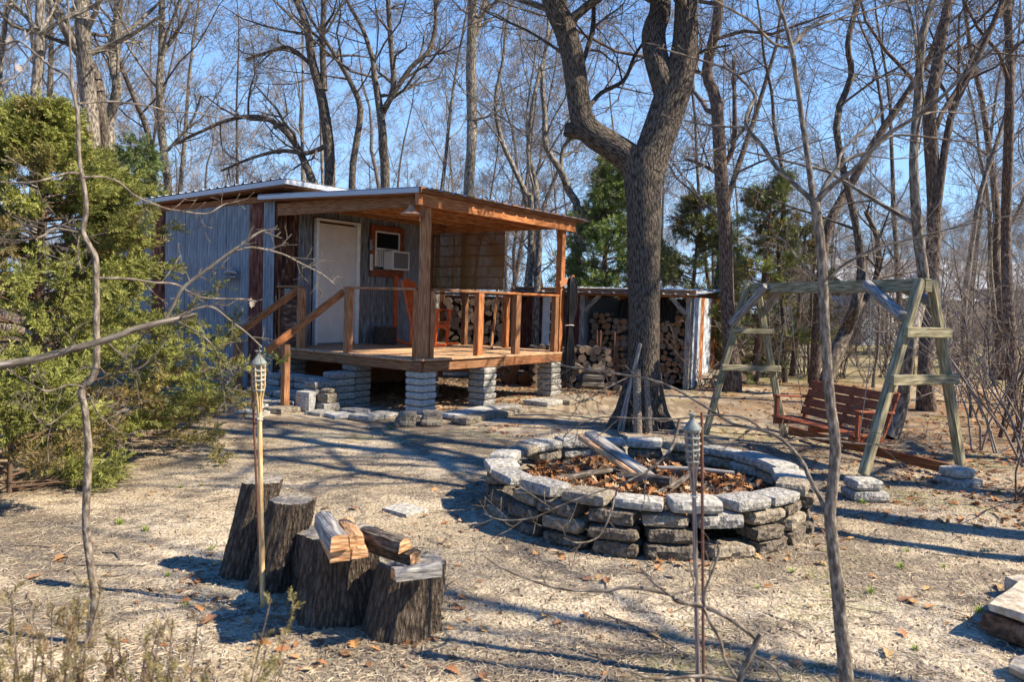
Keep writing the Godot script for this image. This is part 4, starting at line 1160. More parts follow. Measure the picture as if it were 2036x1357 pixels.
	# the wood beyond reads as one mass
	for k in 3:
		var mm := MultiMesh.new()
		mm.transform_format = MultiMesh.TRANSFORM_3D
		mm.mesh = protos[[2, 0, 6][k]][1]
		mm.instance_count = 60
		for j in mm.instance_count:
			var z := rg.randf_range(40.0, 95.0)
			var x := rg.randf_range(-0.85, 0.85) * z
			if x > 8.0 and x < 36.0 and z < 56.0: z += 25.0
			mm.set_instance_transform(j, Transform3D(yaw(rg.randf() * TAU).scaled(Vector3.ONE * rg.randf_range(0.55, 1.0)), Vector3(x, -0.2, -z)))
		var o := MultiMeshInstance3D.new()
		o.name = numbered("distant_wood")
		o.multimesh = mm
		o.material_override = M[["twig", "pale_twig", "twig"][k]]
		add_child(o)
		tag(o, "grey mass of bare trees far behind the cabin and field", "wood", "", "stuff")
	# brush: thin multi-stemmed bushes on the right
	var bm := MB.new()
	var bmeshes := []
	for k in 3:
		var mb := MB.new()
		for s in 6:
			var d := Vector3(rg.randfn(0, 0.35), 1.0, rg.randfn(0, 0.35)).normalized()
			grow(mb, Vector3(rg.randfn(0, 0.06), -0.05, rg.randfn(0, 0.06)), d, rg.randf_range(1.1, 2.0), 0.011, 2, 4, kind_prm("brush"), rg)
		bmeshes.append(mb.mesh())
	for k in 3:
		var um := MultiMesh.new()
		um.transform_format = MultiMesh.TRANSFORM_3D
		um.mesh = bmeshes[k]
		um.instance_count = 90
		for j in 90:
			var uz := rg.randf_range(18.0, 44.0)
			var ux := rg.randf_range(-0.75, 0.8) * uz
			if uz < 21.0 and ux < 5.0: uz += 8.0
			um.set_instance_transform(j, Transform3D(yaw(rg.randf() * TAU).scaled(Vector3.ONE * rg.randf_range(1.0, 1.9)), Vector3(ux, 0, -uz)))
		var uo := MultiMeshInstance3D.new()
		uo.name = numbered("undergrowth")
		uo.multimesh = um
		uo.material_override = M[["red_bark", "twig", "pale_twig"][k]]
		add_child(uo)
		tag(uo, "tangled brown undergrowth filling the wood behind the shed and field", "undergrowth", "", "stuff")
	var spots := [[1965, 905], [2030, 880], [1990, 850], [1950, 830], [2060, 930], [1900, 800], [1965, 775], [2030, 790], [1870, 760], [1930, 740], [1995, 735], [1720, 760], [1660, 760], [1600, 740], [1760, 735], [1540, 765], [1700, 725], [1820, 730], [1480, 760], [2035, 1000], [1400, 775], [1430, 755]]
	for a in spots:
		var p := on_ground(a[0], a[1])
		var o := solo("bush", "bare twiggy bush at the edge of the wood right of the swing", "bush", bmeshes[rg.randi() % 3], M[["twig", "pale_twig", "red_bark"][rg.randi() % 3]], Transform3D(yaw(rg.randf() * TAU).scaled(Vector3.ONE * rg.randf_range(0.75, 1.35)), Vector3(p.x, 0, p.z)), "bare bushes beyond the yard")


# ---------------------------------------------------------------- red cedars
func spray_mesh() -> ArrayMesh:
	var mb := MB.new()
	mb.tinted = true
	var rg := RandomNumberGenerator.new()
	rg.seed = 55
	for k in 15:
		var t := k / 14.0
		var at := Vector3(0, 0.02 + 0.115 * t, 0)
		var a := k * 2.4
		var out := Vector3(cos(a), 0.9 + 0.5 * t, sin(a)).normalized()
		var ln := lerpf(0.075, 0.045, t) * rg.randf_range(0.8, 1.2)
		var side := out.cross(Vector3(rg.randfn(), rg.randfn(), rg.randfn())).normalized() * 0.0055
		mb.tint = Color(1, 1, 1) * rg.randf_range(0.85, 1.2)
		mb.quad(at - side * 0.6, at + side * 0.6, at + out * ln * 0.6 + side, at + out * ln * 0.6 - side)
		mb.tri(at + out * ln * 0.6 - side, at + out * ln * 0.6 + side, at + out * ln)
		var o2 := (out + side.normalized() * 0.8).normalized()
		mb.tri(at + out * ln * 0.35 - side * 0.5, at + out * ln * 0.35 + side * 0.5, at + out * ln * 0.35 + o2 * ln * 0.5)
		o2 = (out - side.normalized() * 0.8).normalized()
		mb.tri(at + out * ln * 0.5 - side * 0.5, at + out * ln * 0.5 + side * 0.5, at + out * ln * 0.5 + o2 * ln * 0.45)
	return mb.mesh()

var spray: ArrayMesh

# profile: list of [height fraction, radius]
func cedar(label: String, at: Vector3, height: float, profile: Array, branches: int, per: int, scale: float, seed_: int, tone: Color, brown := 0.2, side := Vector3.ZERO) -> void:
	if spray == null: spray = spray_mesh()
	var rg := RandomNumberGenerator.new()
	rg.seed = seed_
	var o := thing("cedar_tree", label, "cedar", Transform3D(Basis(), at))
	var lean := Vector3(0.04, 1, 0.02) * height
	part(o, "trunk", tube_mesh(V([Vector3(0, -0.05, 0), lean * 0.3, lean * 0.65, lean]), PackedFloat32Array([height * 0.022, height * 0.017, height * 0.01, 0.012]), 9, false, 0.05), M.cedar_bark)
	var mb := MB.new()
	var mm := MultiMesh.new()
	mm.transform_format = MultiMesh.TRANSFORM_3D
	mm.use_colors = true
	mm.mesh = spray
	var xf := []
	var cl := []
	var lump := FastNoiseLite.new()
	lump.seed = seed_
	lump.frequency = 0.9
	for j in branches:
		var t := pow((j + rg.randf()) / branches, 0.95)
		var R := 0.3
		for k in profile.size() - 1:
			if t >= profile[k][0] and t <= profile[k + 1][0]:
				R = lerpf(profile[k][1], profile[k + 1][1], (t - profile[k][0]) / (profile[k + 1][0] - profile[k][0]))
		var az := rg.randf() * TAU
		var out := Vector3(cos(az), 0, sin(az))
		R *= rg.randf_range(0.7, 1.1) * (1.0 + 0.4 * lump.get_noise_3d(out.x, t * 3.0, out.z))
		if side != Vector3.ZERO: R *= 1.0 + 0.35 * out.dot(side)
		var p0 := lean * t
		var rise := rg.randf_range(-0.05, 0.4) + t * 0.4
		var p1 := p0 + (out + Vector3(0, rise * 0.6, 0)) * R * 0.5
		var p2 := p0 + (out + Vector3(0, rise - 0.12, 0)).normalized() * R
		mb.tube(V([p0, p1, p2]), PackedFloat32Array([0.014 * scale, 0.009 * scale, 0.004]), 4)
		var tint := tone * rg.randf_range(0.75, 1.2)
		if rg.randf() < brown: tint = tint.lerp(Color(0.20, 0.14, 0.06), rg.randf_range(0.4, 0.9))
		for fan in 5:
			var f := lerpf(0.4, 1.0, (fan + rg.randf() * 0.6) / 5.0)
			var q0 := p0.lerp(p1, f * 2.0) if f < 0.5 else p1.lerp(p2, f * 2.0 - 1.0)
			var fd := (out.rotated(Vector3.UP, rg.randf_range(-0.95, 0.95)) + Vector3(0, rg.randf_range(-0.1, 0.65), 0)).normalized()
			var fl := R * rg.randf_range(0.16, 0.34) + 0.10 * scale
			mb.tube(V([q0, q0 + fd * fl * 0.8]), PackedFloat32Array([0.006 * scale, 0.002]), 3)
			var ft := tint * rg.randf_range(0.85, 1.15)
			for s in int(per / 5.0):
				var g := sqrt(rg.randf()) * 1.1
				var q := q0 + fd * fl * g + Vector3(rg.randfn(), rg.randfn() * 0.7, rg.randfn()) * 0.045 * scale
				if q.y + at.y < 0.03: continue
				var dir := (fd * 0.9 + Vector3(rg.randfn(), rg.randfn() + 0.2 - 0.25 * g, rg.randfn()) * 0.5).normalized()
				var bx_ := dir.cross(Vector3(rg.randfn(), rg.randfn(), rg.randfn())).normalized()
				var b := Basis(bx_, dir, bx_.cross(dir)).scaled(Vector3.ONE * scale * rg.randf_range(0.7, 1.2))
				xf.append(Transform3D(b, q))
				cl.append(ft * rg.randf_range(0.8, 1.2))
	mm.instance_count = xf.size()
	for j in xf.size():
		mm.set_instance_transform(j, xf[j])
		mm.set_instance_color(j, cl[j])
	part(o, "branches", mb.mesh(), M.cedar_bark)
	var f := MultiMeshInstance3D.new()
	f.name = "foliage"
	f.multimesh = mm
	f.material_override = M.cedar_leaf
	f.set_meta("kind", "stuff")
	o.add_child(f, true)

func build_cedars() -> void:
	var warm := Color(0.215, 0.22, 0.056)
	var p := at_depth(70, 900, 7.3)
	cedar("big bushy yellow-green cedar beside the cabin wall", Vector3(p.x, 0, -7.3), 3.15, [[0.0, 1.4], [0.12, 1.6], [0.35, 1.45], [0.5, 1.05], [0.75, 0.65], [1.0, 0.1]], 190, 105, 0.70, 901, warm, 0.16)
	p = on_ground(30, 1010)
	cedar("low spreading cedar bush in front of the big cedar", Vector3(p.x - 0.3, 0, p.z - 0.4), 0.9, [[0.0, 0.7], [0.4, 0.75], [1.0, 0.2]], 46, 70, 0.8, 902, warm, 0.2)
	p = at_depth(258, 420, 15.5)
	cedar("dark cedar top showing above the far end of the cabin roof", Vector3(p.x, 0, -15.5), 4.3, [[0.0, 1.3], [0.5, 0.9], [1.0, 0.1]], 50, 40, 1.5, 903, Color(0.11, 0.14, 0.05), 0.1)
	p = at_depth(1192, 560, 20.0)
	cedar("bright green conical cedar behind the oak and porch", Vector3(p.x, 0, -20.0), 5.2, [[0.0, 1.3], [0.4, 1.0], [0.75, 0.55], [1.0, 0.05]], 105, 50, 1.5, 904, Color(0.22, 0.27, 0.085), 0.08)
	p = at_depth(1372, 560, 23.0)
	cedar("dark cedar behind the shed roof right of the oak", Vector3(p.x, 0, -23.0), 4.8, [[0.0, 1.4], [0.5, 1.1], [1.0, 0.1]], 60, 50, 1.7, 905, Color(0.20, 0.205, 0.09), 0.2)
	p = at_depth(1505, 640, 16.5)
	cedar("open light green cedar left of the swing", Vector3(p.x, 0, -16.5), 4.3, [[0.0, 0.5], [0.25, 1.2], [0.55, 0.85], [1.0, 0.08]], 60, 50, 1.25, 906, Color(0.20, 0.22, 0.075), 0.25)
	p = at_depth(1580, 640, 19.0)
	cedar("sparse brownish cedar behind the swing beam", Vector3(p.x, 0, -19.0), 3.6, [[0.0, 0.5], [0.3, 0.9], [1.0, 0.1]], 26, 40, 1.4, 907, Color(0.14, 0.14, 0.06), 0.4)


# ---------------------------------------------------------------- saplings and near branches, traced
func twig_path(mb: MB, z: float, path: Array, sides := 7, dz := 0.0, start := 0.0) -> Array:
	var p := PackedVector3Array()
	var r := PackedFloat32Array()
	for k in path.size():
		var a: Array = path[k]
		var zz: float = z + lerpf(start, dz, k / maxf(path.size() - 1, 1))
		p.push_back(at_depth(a[0], a[1], zz))
		r.push_back(a[2] * 0.5 / FOCAL * zz)
	var s := smooth(p, r, 4)
	mb.tube(s[0], s[1], sides, true, 0.04, rng)
	return s

func side_twigs(mb: MB, s: Array, n: int, length: float, rg: RandomNumberGenerator, from := 0.25, last := 4) -> void:
	var dirs := []
	for j in s[0].size(): dirs.append((s[0][mini(j + 1, s[0].size() - 1)] - s[0][maxi(j - 1, 0)]).normalized())
	var prm := {"kids": [n, n, n, 3], "wob": [0.1, 0.12, 0.16, 0.18], "ratio": 0.6, "up": 0.05, "spread": 0.9, "thin": 0.0017, "short": 0.05, "tip": 0.4}
	var rr := PackedFloat32Array()
	for q in s[1]: rr.push_back(minf(q, 0.006))
	spread_kids(mb, s[0], rr, dirs, length, 2, last, prm, rg, from)

func sapling(label: String, z: float, stem: Array, boughs: Array, bark: String, seed_: int, twigs: int, tl: float, thick := 1.0) -> void:
	var rg := RandomNumberGenerator.new()
	rg.seed = seed_
	for a in stem: a[2] *= thick
	for b in boughs:
		for a in b[1]: a[2] *= thick
	var o := thing("sapling", label, "sapling")
	var mb := MB.new()
	var st := twig_path(mb, z, stem, 12)
	part(o, "trunk", mb.mesh(), M[bark])
	for b in boughs:
		var bm := MB.new()
		var dz: float = b[0]
		var s := twig_path(bm, z, b[1], 7, dz, b[2] if b.size() > 2 else 0.0)
		side_twigs(bm, s, twigs, tl, rg)
		part(o, "branch", bm.mesh(), M[bark])

func build_saplings() -> void:
	sapling("slender grey sapling in front of the big cedar", 3.22, [[181, 1296, 25], [186, 1240, 22], [189, 1190, 20], [180, 1120, 18], [172, 1050, 18], [174, 960, 18], [177, 900, 17], [170, 816, 15], [163, 776, 17], [182, 754, 17], [192, 724, 15], [192, 636, 14], [192, 555, 14], [190, 512, 14], [180, 492, 12], [167, 466, 12], [167, 450, 11], [172, 420, 11], [170, 385, 10], [163, 346, 10], [157, 305, 9], [156, 237, 9], [151, 205, 8], [144, 168, 8], [142, 120, 5], [138, 60, 4], [135, -20, 3]], [
		[0.3, [[148, 185, 7], [134, 150, 7], [104, 134, 6], [70, 106, 5], [38, 82, 5], [0, 92, 4]]],
		[0.35, [[157, 206, 6], [180, 204, 5], [234, 203, 5], [305, 213, 4], [332, 222, 4], [393, 225, 3], [434, 234, 3], [480, 222, 2]]],
		[-0.3, [[160, 346, 6], [136, 344, 6], [100, 355, 5], [60, 363, 5], [0, 362, 4], [-60, 350, 4]]],
		[0.4, [[168, 352, 6], [203, 352, 5], [237, 363, 5], [271, 390, 5], [325, 413, 4], [373, 422, 4], [412, 425, 3], [440, 410, 3], [452, 404, 2]]],
		[0.2, [[160, 463, 6], [120, 448, 5], [60, 447, 4], [0, 478, 4]]],
		[-0.2, [[160, 463, 5], [110, 455, 4], [80, 472, 4], [30, 478, 3], [-30, 470, 3]]],
		[0.35, [[196, 553, 6], [258, 555, 6], [305, 562, 5], [350, 566, 5], [402, 592, 4], [479, 595, 4], [508, 599, 3]]],
		[0.1, [[186, 512, 5], [165, 540, 4], [155, 500, 3], [158, 470, 3]]],
		[-0.2, [[172, 772, 6], [140, 765, 4], [96, 778, 4], [55, 760, 4], [0, 725, 3]]],
		[0.2, [[176, 785, 5], [200, 830, 4], [228, 852, 3]]],
		[-0.15, [[167, 790, 4], [120, 830, 3], [90, 845, 3], [62, 815, 3], [55, 770, 2]]]], "sapling_bark", 501, 7, 0.26, 0.84)
	sapling("forked young tree standing in the right foreground", 3.02, [[1690, 1420, 44], [1683, 1357, 40], [1672, 1250, 36], [1664, 1160, 34], [1655, 1080, 32], [1650, 1020, 31], [1657, 950, 29], [1660, 880, 28], [1650, 800, 27], [1642, 700, 26], [1637, 600, 25], [1632, 500, 25], [1622, 420, 25], [1618, 398, 26]], [
		[0.25, [[1616, 400, 15], [1585, 372, 13], [1545, 335, 12], [1515, 290, 11], [1483, 252, 10], [1490, 215, 10], [1500, 190, 9], [1470, 155, 8], [1440, 135, 7], [1400, 122, 6], [1360, 110, 5], [1310, 95, 4]]],
		[0.1, [[1617, 398, 17], [1608, 330, 15], [1596, 250, 14], [1585, 170, 13], [1574, 100, 12], [1562, 50, 10], [1545, 0, 9], [1530, -60, 8], [1520, -160, 5]]],
		[-0.2, [[1572, 95, 8], [1540, 88, 8], [1515, 65, 7], [1490, 40, 7], [1440, 12, 6], [1400, -10, 5], [1330, -40, 4]], 0.08],
		[0.3, [[1574, 92, 7], [1605, 62, 6], [1640, 45, 6], [1700, 30, 5], [1780, 5, 5], [1850, -10, 3]], 0.08],
		[0.2, [[1574, 90, 6], [1600, 60, 6], [1650, 30, 5], [1720, 0, 4], [1800, -30, 3]], 0.08],
		[-0.35, [[1622, 402, 16], [1655, 368, 14], [1700, 335, 13], [1750, 278, 12], [1800, 245, 11], [1850, 212, 11], [1900, 165, 9], [1950, 118, 8], [2000, 75, 7], [2045, 30, 6]]],
		[0.1, [[1626, 398, 14], [1642, 365, 13], [1660, 340, 12], [1690, 315, 11], [1730, 300, 9], [1770, 272, 8], [1820, 270, 6], [1900, 280, 5], [1990, 285, 3]]],
		[0.2, [[1665, 335, 8], [1675, 300, 8], [1720, 255, 7], [1760, 215, 6], [1800, 150, 5], [1815, 100, 4]]],
		[0.1, [[1830, 228, 6], [1870, 222, 5], [1940, 225, 4], [1980, 205, 3]], -0.17],
		[0.35, [[1485, 254, 7], [1440, 252, 6], [1400, 248, 5], [1360, 240, 4]], 0.09],
		[0.1, [[1480, 258, 6], [1450, 285, 5], [1400, 305, 4], [1350, 312, 3]], 0.09],
		[0.5, [[1646, 1034, 13], [1629, 989, 12], [1608, 950, 12], [1594, 918, 11], [1557, 877, 10], [1514, 856, 10], [1460, 845, 9], [1422, 822, 8], [1380, 796, 7], [1332, 769, 7], [1290, 755, 6], [1253, 748, 6], [1190, 738, 5], [1120, 728, 4], [1085, 712, 3]]],
		[0.3, [[1516, 856, 6], [1480, 832, 6], [1422, 826, 6], [1351, 833, 5], [1270, 833, 5], [1197, 830, 4], [1150, 845, 3], [1120, 870, 2]], 0.18],
		[0.15, [[1250, 750, 4], [1200, 775, 3], [1160, 800, 3], [1125, 785, 2]], 0.4],
		[0.1, [[1560, 878, 5], [1620, 872, 5], [1720, 884, 4], [1800, 880, 4], [1850, 868, 3]], 0.14],
		[-0.2, [[1350, 836, 8], [1340, 880, 8], [1325, 905, 7], [1290, 935, 6], [1235, 965, 5], [1222, 990, 5], [1215, 1020, 4], [1190, 1068, 4], [1150, 1080, 3], [1120, 1070, 2]], 0.23],
		[0.0, [[1222, 968, 5], [1170, 985, 4], [1110, 1008, 4], [1060, 1030, 3], [1000, 1035, 3], [962, 1022, 2]], -0.02],
		[0.1, [[1632, 560, 7], [1590, 520, 6], [1560, 480, 5], [1540, 470, 4]]],
		[-0.2, [[1640, 560, 8], [1680, 525, 7], [1740, 495, 6], [1830, 470, 5], [1950, 440, 4], [2036, 425, 3]]]], "sapling_bark", 502, 7, 0.28, 0.74)
	# a low shoot at the bottom right that sends a crooked branch to the left
	sapling("low crooked shoot with a long bare branch near the right torch", 2.35, [[1475, 1480, 15], [1480, 1420, 14], [1470, 1357, 13], [1490, 1310, 12], [1506, 1272, 12], [1512, 1262, 8]], [
		[0.15, [[1508, 1275, 9], [1470, 1245, 9], [1430, 1220, 9], [1397, 1207, 10], [1345, 1195, 10], [1330, 1182, 9], [1250, 1168, 8], [1200, 1176, 7], [1120, 1172, 7], [1060, 1155, 6], [1020, 1140, 5], [985, 1122, 4], [958, 1102, 3]]],
		[0.0, [[1400, 1206, 6], [1400, 1180, 6], [1415, 1140, 5], [1428, 1100, 5], [1425, 1080, 3]]],
		[0.1, [[1398, 1208, 7], [1415, 1245, 7], [1432, 1275, 7], [1440, 1310, 6], [1465, 1350, 6]]],
		[0.1, [[1330, 1184, 6], [1375, 1172, 5], [1380, 1150, 4]]],
		[0.1, [[1330, 1184, 5], [1300, 1160, 5], [1274, 1132, 4]]],
		[-0.1, [[1470, 1357, 8], [1400, 1345, 7], [1300, 1350, 6], [1230, 1330, 5], [1190, 1357, 4]]],
		[-0.1, [[1500, 1305, 6], [1540, 1330, 6], [1560, 1370, 5]]]], "sapling_bark", 503, 2, 0.10)
	# a tree just outside the left edge reaches a grey branch into the picture
	var z := 2.5
	sapling("tree out of frame left reaching a grey branch across the cedar", z, [[-330, 1500, 70], [-325, 1300, 64], [-315, 1050, 58], [-300, 850, 54], [-290, 600, 48], [-300, 300, 40], [-310, 0, 32], [-320, -300, 22]], [
		[0.3, [[-305, 860, 30], [-200, 790, 27], [-100, 752, 25], [0, 728, 23], [70, 715, 22], [144, 695, 20], [221, 673, 18], [270, 655, 17], [313, 643, 16], [346, 636, 14], [372, 630, 11], [392, 624, 8]]],
		[0.3, [[330, 640, 9], [337, 622, 9], [350, 598, 9], [361, 577, 9], [380, 560, 9], [420, 530, 9], [457, 503, 8], [490, 480, 7], [520, 461, 6], [555, 456, 4]], 0.23],
		[0.4, [[343, 636, 7], [380, 618, 6], [420, 610, 5], [456, 636, 5], [490, 662, 4], [520, 690, 4]], 0.245],
		[0.6, [[457, 505, 5], [500, 492, 5], [560, 505, 5], [600, 525, 4], [640, 545, 3], [665, 565, 3]], 0.277],
		[0.5, [[348, 636, 4], [400, 665, 4], [430, 700, 4], [440, 750, 3], [447, 790, 3]], 0.245],
		[0.3, [[300, 647, 5], [270, 690, 4], [230, 735, 4], [190, 790, 3]], 0.21],
		[0.3, [[345, 636, 5], [320, 690, 4], [280, 740, 4], [260, 775, 3]], 0.245],
		[0.5, [[520, 690, 4], [500, 720, 3], [470, 740, 3], [445, 760, 2]], 0.4]], "grey_bark", 504, 6, 0.20, 0.74)
	# blurred juniper seedlings along the bottom left corner
	var rg := RandomNumberGenerator.new()
	rg.seed = 66
	if spray == null: spray = spray_mesh()
	for a in [[20, 1330, 0.34, 2.25], [90, 1340, 0.42, 2.15], [140, 1360, 0.36, 2.0], [225, 1380, 0.40, 2.0], [300, 1390, 0.42, 2.1], [360, 1400, 0.45, 2.05], [430, 1410, 0.42, 2.0], [-20, 1380, 0.45, 1.9], [260, 1420, 0.4, 1.8], [60, 1420, 0.4, 1.75]]:
		var b := at_depth(a[0], a[1], a[3])
		var foot := Vector3(b.x, 0, b.z)
		var top: float = b.y + a[2] * 0.5
		var o := thing("juniper_seedling", "small feathery brown-green juniper seedling in the lower left corner", "shrub", Transform3D(Basis(), foot), "juniper seedlings at the near edge")
		var mb := MB.new()
		var mm := MultiMesh.new()
		mm.transform_format = MultiMesh.TRANSFORM_3D
		mm.use_colors = true
		mm.mesh = spray
		var xf := []
		var cl := []
		var tint := Color(0.19, 0.115, 0.06).lerp(Color(0.17, 0.155, 0.06), rg.randf())
		for s in 7:
			var d := Vector3(rg.randfn(0, 0.28), 1, rg.randfn(0, 0.28)).normalized()
			var hgt := top * rg.randf_range(0.8, 1.1)
			mb.tube(V([Vector3.ZERO, d * hgt * 0.5 + Vector3(rg.randfn() * 0.02, 0, 0), d * hgt]), PackedFloat32Array([0.004, 0.003, 0.0015]), 4)
			for q in 15:
				var f := rg.randf_range(0.35, 1.0)
				var dir := (d + Vector3(rg.randfn(), rg.randfn() * 0.5 + 0.3, rg.randfn()) * 0.7).normalized()
				var bx_ := dir.cross(Vector3(rg.randfn(), rg.randfn(), rg.randfn())).normalized()
				xf.append(Transform3D(Basis(bx_, dir, bx_.cross(dir)).scaled(Vector3.ONE * rg.randf_range(0.18, 0.36)), d * hgt * f))
				cl.append(tint * rg.randf_range(0.8, 1.3))
		mm.instance_count = xf.size()
		for j in xf.size():
			mm.set_instance_transform(j, xf[j])
			mm.set_instance_color(j, cl[j])
		part(o, "stems", mb.mesh(), M.red_bark)
		var f2 := MultiMeshInstance3D.new()
		f2.name = "foliage"
		f2.multimesh = mm
		f2.material_override = M.cedar_leaf
		f2.set_meta("kind", "stuff")
		o.add_child(f2, true)


# ---------------------------------------------------------------- things on and around the porch
func lathe(profile: Array, sides := 20) -> ArrayMesh:   # [radius, y]
	var mb := MB.new()
	var w := sides + 1
	for k in profile.size():
		var a: Vector2 = Vector2(profile[maxi(k - 1, 0)][0], profile[maxi(k - 1, 0)][1])
		var b: Vector2 = Vector2(profile[mini(k + 1, profile.size() - 1)][0], profile[mini(k + 1, profile.size() - 1)][1])
		var d := (b - a).normalized()
		for s in w:
			var t := TAU * s / sides
			mb.vert(Vector3(cos(t) * profile[k][0], profile[k][1], sin(t) * profile[k][0]), Vector3(cos(t) * d.y, -d.x, sin(t) * d.y).normalized(), Vector2(profile[k][1], t * 0.1))
	for k in profile.size() - 1:
		for s in sides:
			var p := k * w + s
			mb.i.append_array(PackedInt32Array([p, p + 1, p + w, p + 1, p + w + 1, p + w]))
	return mb.mesh()

func build_porch_things() -> void:
	var DY := 0.74
	# air conditioner in the window
	var ac := thing("air_conditioner", "white window air conditioner with a grey grille over the porch", "air conditioner", cabin_frame * Transform3D(Basis(), Vector3(2.44, 2.215, -2.98)))
	bx(ac, "housing", Vector3(0.42, 0.33, 0.22), Vector3.ZERO, M.plastic_white, 0.012)
	bx(ac, "grille", Vector3(0.36, 0.27, 0.012), Vector3(0, 0, 0.114), M.plastic_grey, 0.004)
	for k in 9: bx(ac, "louvre", Vector3(0.34, 0.008, 0.01), Vector3(0, -0.115 + k * 0.029, 0.122), M.plastic_grey, 0.002)
	for s in [-1, 1]: bx(ac, "bezel", Vector3(0.025, 0.33, 0.02), Vector3(s * 0.1975, 0, 0.1205), M.plastic_white, 0.003)
	for s in [-1, 1]: bx(ac, "bezel", Vector3(0.37, 0.025, 0.02), Vector3(0, s * 0.1525, 0.1205), M.plastic_white, 0.003)
	# prop under it
	var pr := thing("prop_board", "reddish board propping up the window air conditioner", "board", cabin_frame)
	bar(pr, "board", Vector3(2.40, 1.94, -2.93), Vector3(2.33, DY, -2.86), 0.09, 0.04, M.rocker_red)
	# thermometer and little carved figure on the wall
	var tm := thing("thermometer", "narrow white thermometer on the wall left of the air conditioner", "thermometer", cabin_frame * Transform3D(Basis(), Vector3(1.93, 2.16, -3.07)))
	bx(tm, "plate", Vector3(0.07, 0.28, 0.02), Vector3.ZERO, M.plastic_white, 0.008)
	bx(tm, "scale_tube", Vector3(0.012, 0.22, 0.008), Vector3(0, 0.01, 0.014), M.plastic_grey, 0.002)
	var fg := thing("wall_ornament", "small dark metal wall ornament above the thermometer", "ornament", cabin_frame * Transform3D(Basis(), Vector3(1.90, 2.46, -3.07)))
	part(fg, "body", tube_mesh(V([Vector3(0, -0.10, 0), Vector3(0.01, -0.02, 0.01), Vector3(-0.01, 0.05, 0)]), PackedFloat32Array([0.03, 0.045, 0.02]), 8, true, 0.2), M.steel)
	part(fg, "head", lathe([[0.005, 0.03], [0.04, 0.06], [0.035, 0.10], [0.005, 0.12]], 10), M.steel)
	# chopping block by the wall
	var cb := thing("wood_round", "dark round of wood standing on the porch by the wall", "stump", cabin_frame * Transform3D(Basis(), Vector3(2.02, DY, -2.78)))
	part(cb, "bark", tube_mesh(V([Vector3(0, 0.003, 0), Vector3(0, 0.16, 0), Vector3(0, 0.30, 0)]), PackedFloat32Array([0.20, 0.19, 0.195]), 18, false, 0.04), M.stump_side)
	part(cb, "top", lathe([[0.193, 0.298], [0.18, 0.304], [0.001, 0.304]], 18), M.log_end_grey)
	# bell-shaped lamp on the corner post
	var lp := thing("porch_lamp", "rust coloured bell shaped lamp shade hanging at the corner post", "lamp", cabin_frame * Transform3D(Basis(), Vector3(-0.13, 2.62, -0.13)))
	part(lp, "shade", lathe([[0.012, 0.14], [0.03, 0.13], [0.05, 0.09], [0.085, 0.055], [0.13, 0.03], [0.145, 0.012], [0.14, 0.005], [0.12, 0.02], [0.05, 0.07]], 24), M.lamp_copper)
	part(lp, "arm", tube_mesh(V([Vector3(0, 0.13, 0), Vector3(0, 0.20, 0), Vector3(0.05, 0.245, 0.02), Vector3(0.11, 0.235, 0.05), Vector3(0.14, 0.20, 0.06)]), PackedFloat32Array([0.008, 0.008, 0.008, 0.008, 0.008]), 8), M.rust_rod)
	part(lp, "pull", tube_mesh(V([Vector3(0.09, 0.07, 0.07), Vector3(0.09, -0.03, 0.07), Vector3(0.09, -0.07, 0.07)]), PackedFloat32Array([0.006, 0.008, 0.018]), 8), M.lamp_copper)
	# shade cloth with battens on the far side of the porch
	var sc := thing("roller_blind", "tan see-through roll shade with dark battens on the far porch side", "shade", cabin_frame)
	bx(sc, "cloth", Vector3(0.006, 1.04, 1.80), Vector3(3.37, 2.27, -2.16), M.shade_cloth, 0.0)
	for k in 6: bx(sc, "batten", Vector3(0.02, 0.016, 1.82), Vector3(3.36, 1.78 + k * 0.19, -2.16), M.timber_dark, 0.002)
	# rocking chair
	var rc := thing("rocking_chair", "bright red-brown wooden rocking chair on the porch", "chair", cabin_frame * Transform3D(yaw(0.35), Vector3(2.2, DY, -1.9)))
	for s in [-1.0, 1.0]:
		part(rc, "rocker", tube_mesh(V([Vector3(s * 0.27, 0.11, -0.48), Vector3(s * 0.27, 0.035, -0.2), Vector3(s * 0.27, 0.025, 0.1), Vector3(s * 0.27, 0.07, 0.40)]), PackedFloat32Array([0.024, 0.024, 0.024, 0.024]), 6), M.rocker_red)
		bar(rc, "leg", Vector3(s * 0.27, 0.04, 0.20), Vector3(s * 0.27, 0.62, 0.24), 0.05, 0.05, M.rocker_red)
		bar(rc, "leg", Vector3(s * 0.27, 0.05, -0.22), Vector3(s * 0.27, 0.42, -0.20), 0.05, 0.05, M.rocker_red)
		bx(rc, "arm", Vector3(0.10, 0.025, 0.58), Vector3(s * 0.28, 0.635, 0.0), M.rocker_red)
		bar(rc, "back_post", Vector3(s * 0.24, 0.36, -0.22), Vector3(s * 0.24, 1.10, -0.42), 0.045, 0.04, M.rocker_red)
	for k in 6: bx(rc, "seat_slat", Vector3(0.52, 0.022, 0.075), Vector3(0, 0.40 + k * 0.006, -0.22 + k * 0.088), M.rocker_red, 0.004)
	for k in 5: bar(rc, "back_slat", Vector3(-0.18 + k * 0.09, 0.40, -0.235), Vector3(-0.18 + k * 0.09, 1.16 - absf(k - 2.0) * 0.03, -0.44), 0.075, 0.018, M.rocker_red)
	bx(rc, "apron", Vector3(0.50, 0.07, 0.025), Vector3(0, 0.36, 0.235), M.rocker_red)
	# black hose hung on the far corner post
	var hs := thing("hose_bundle", "bundle of black hose hanging on the far porch post tied with white string", "hose", cabin_frame * Transform3D(Basis(), Vector3(3.47, 0, 0.02)))
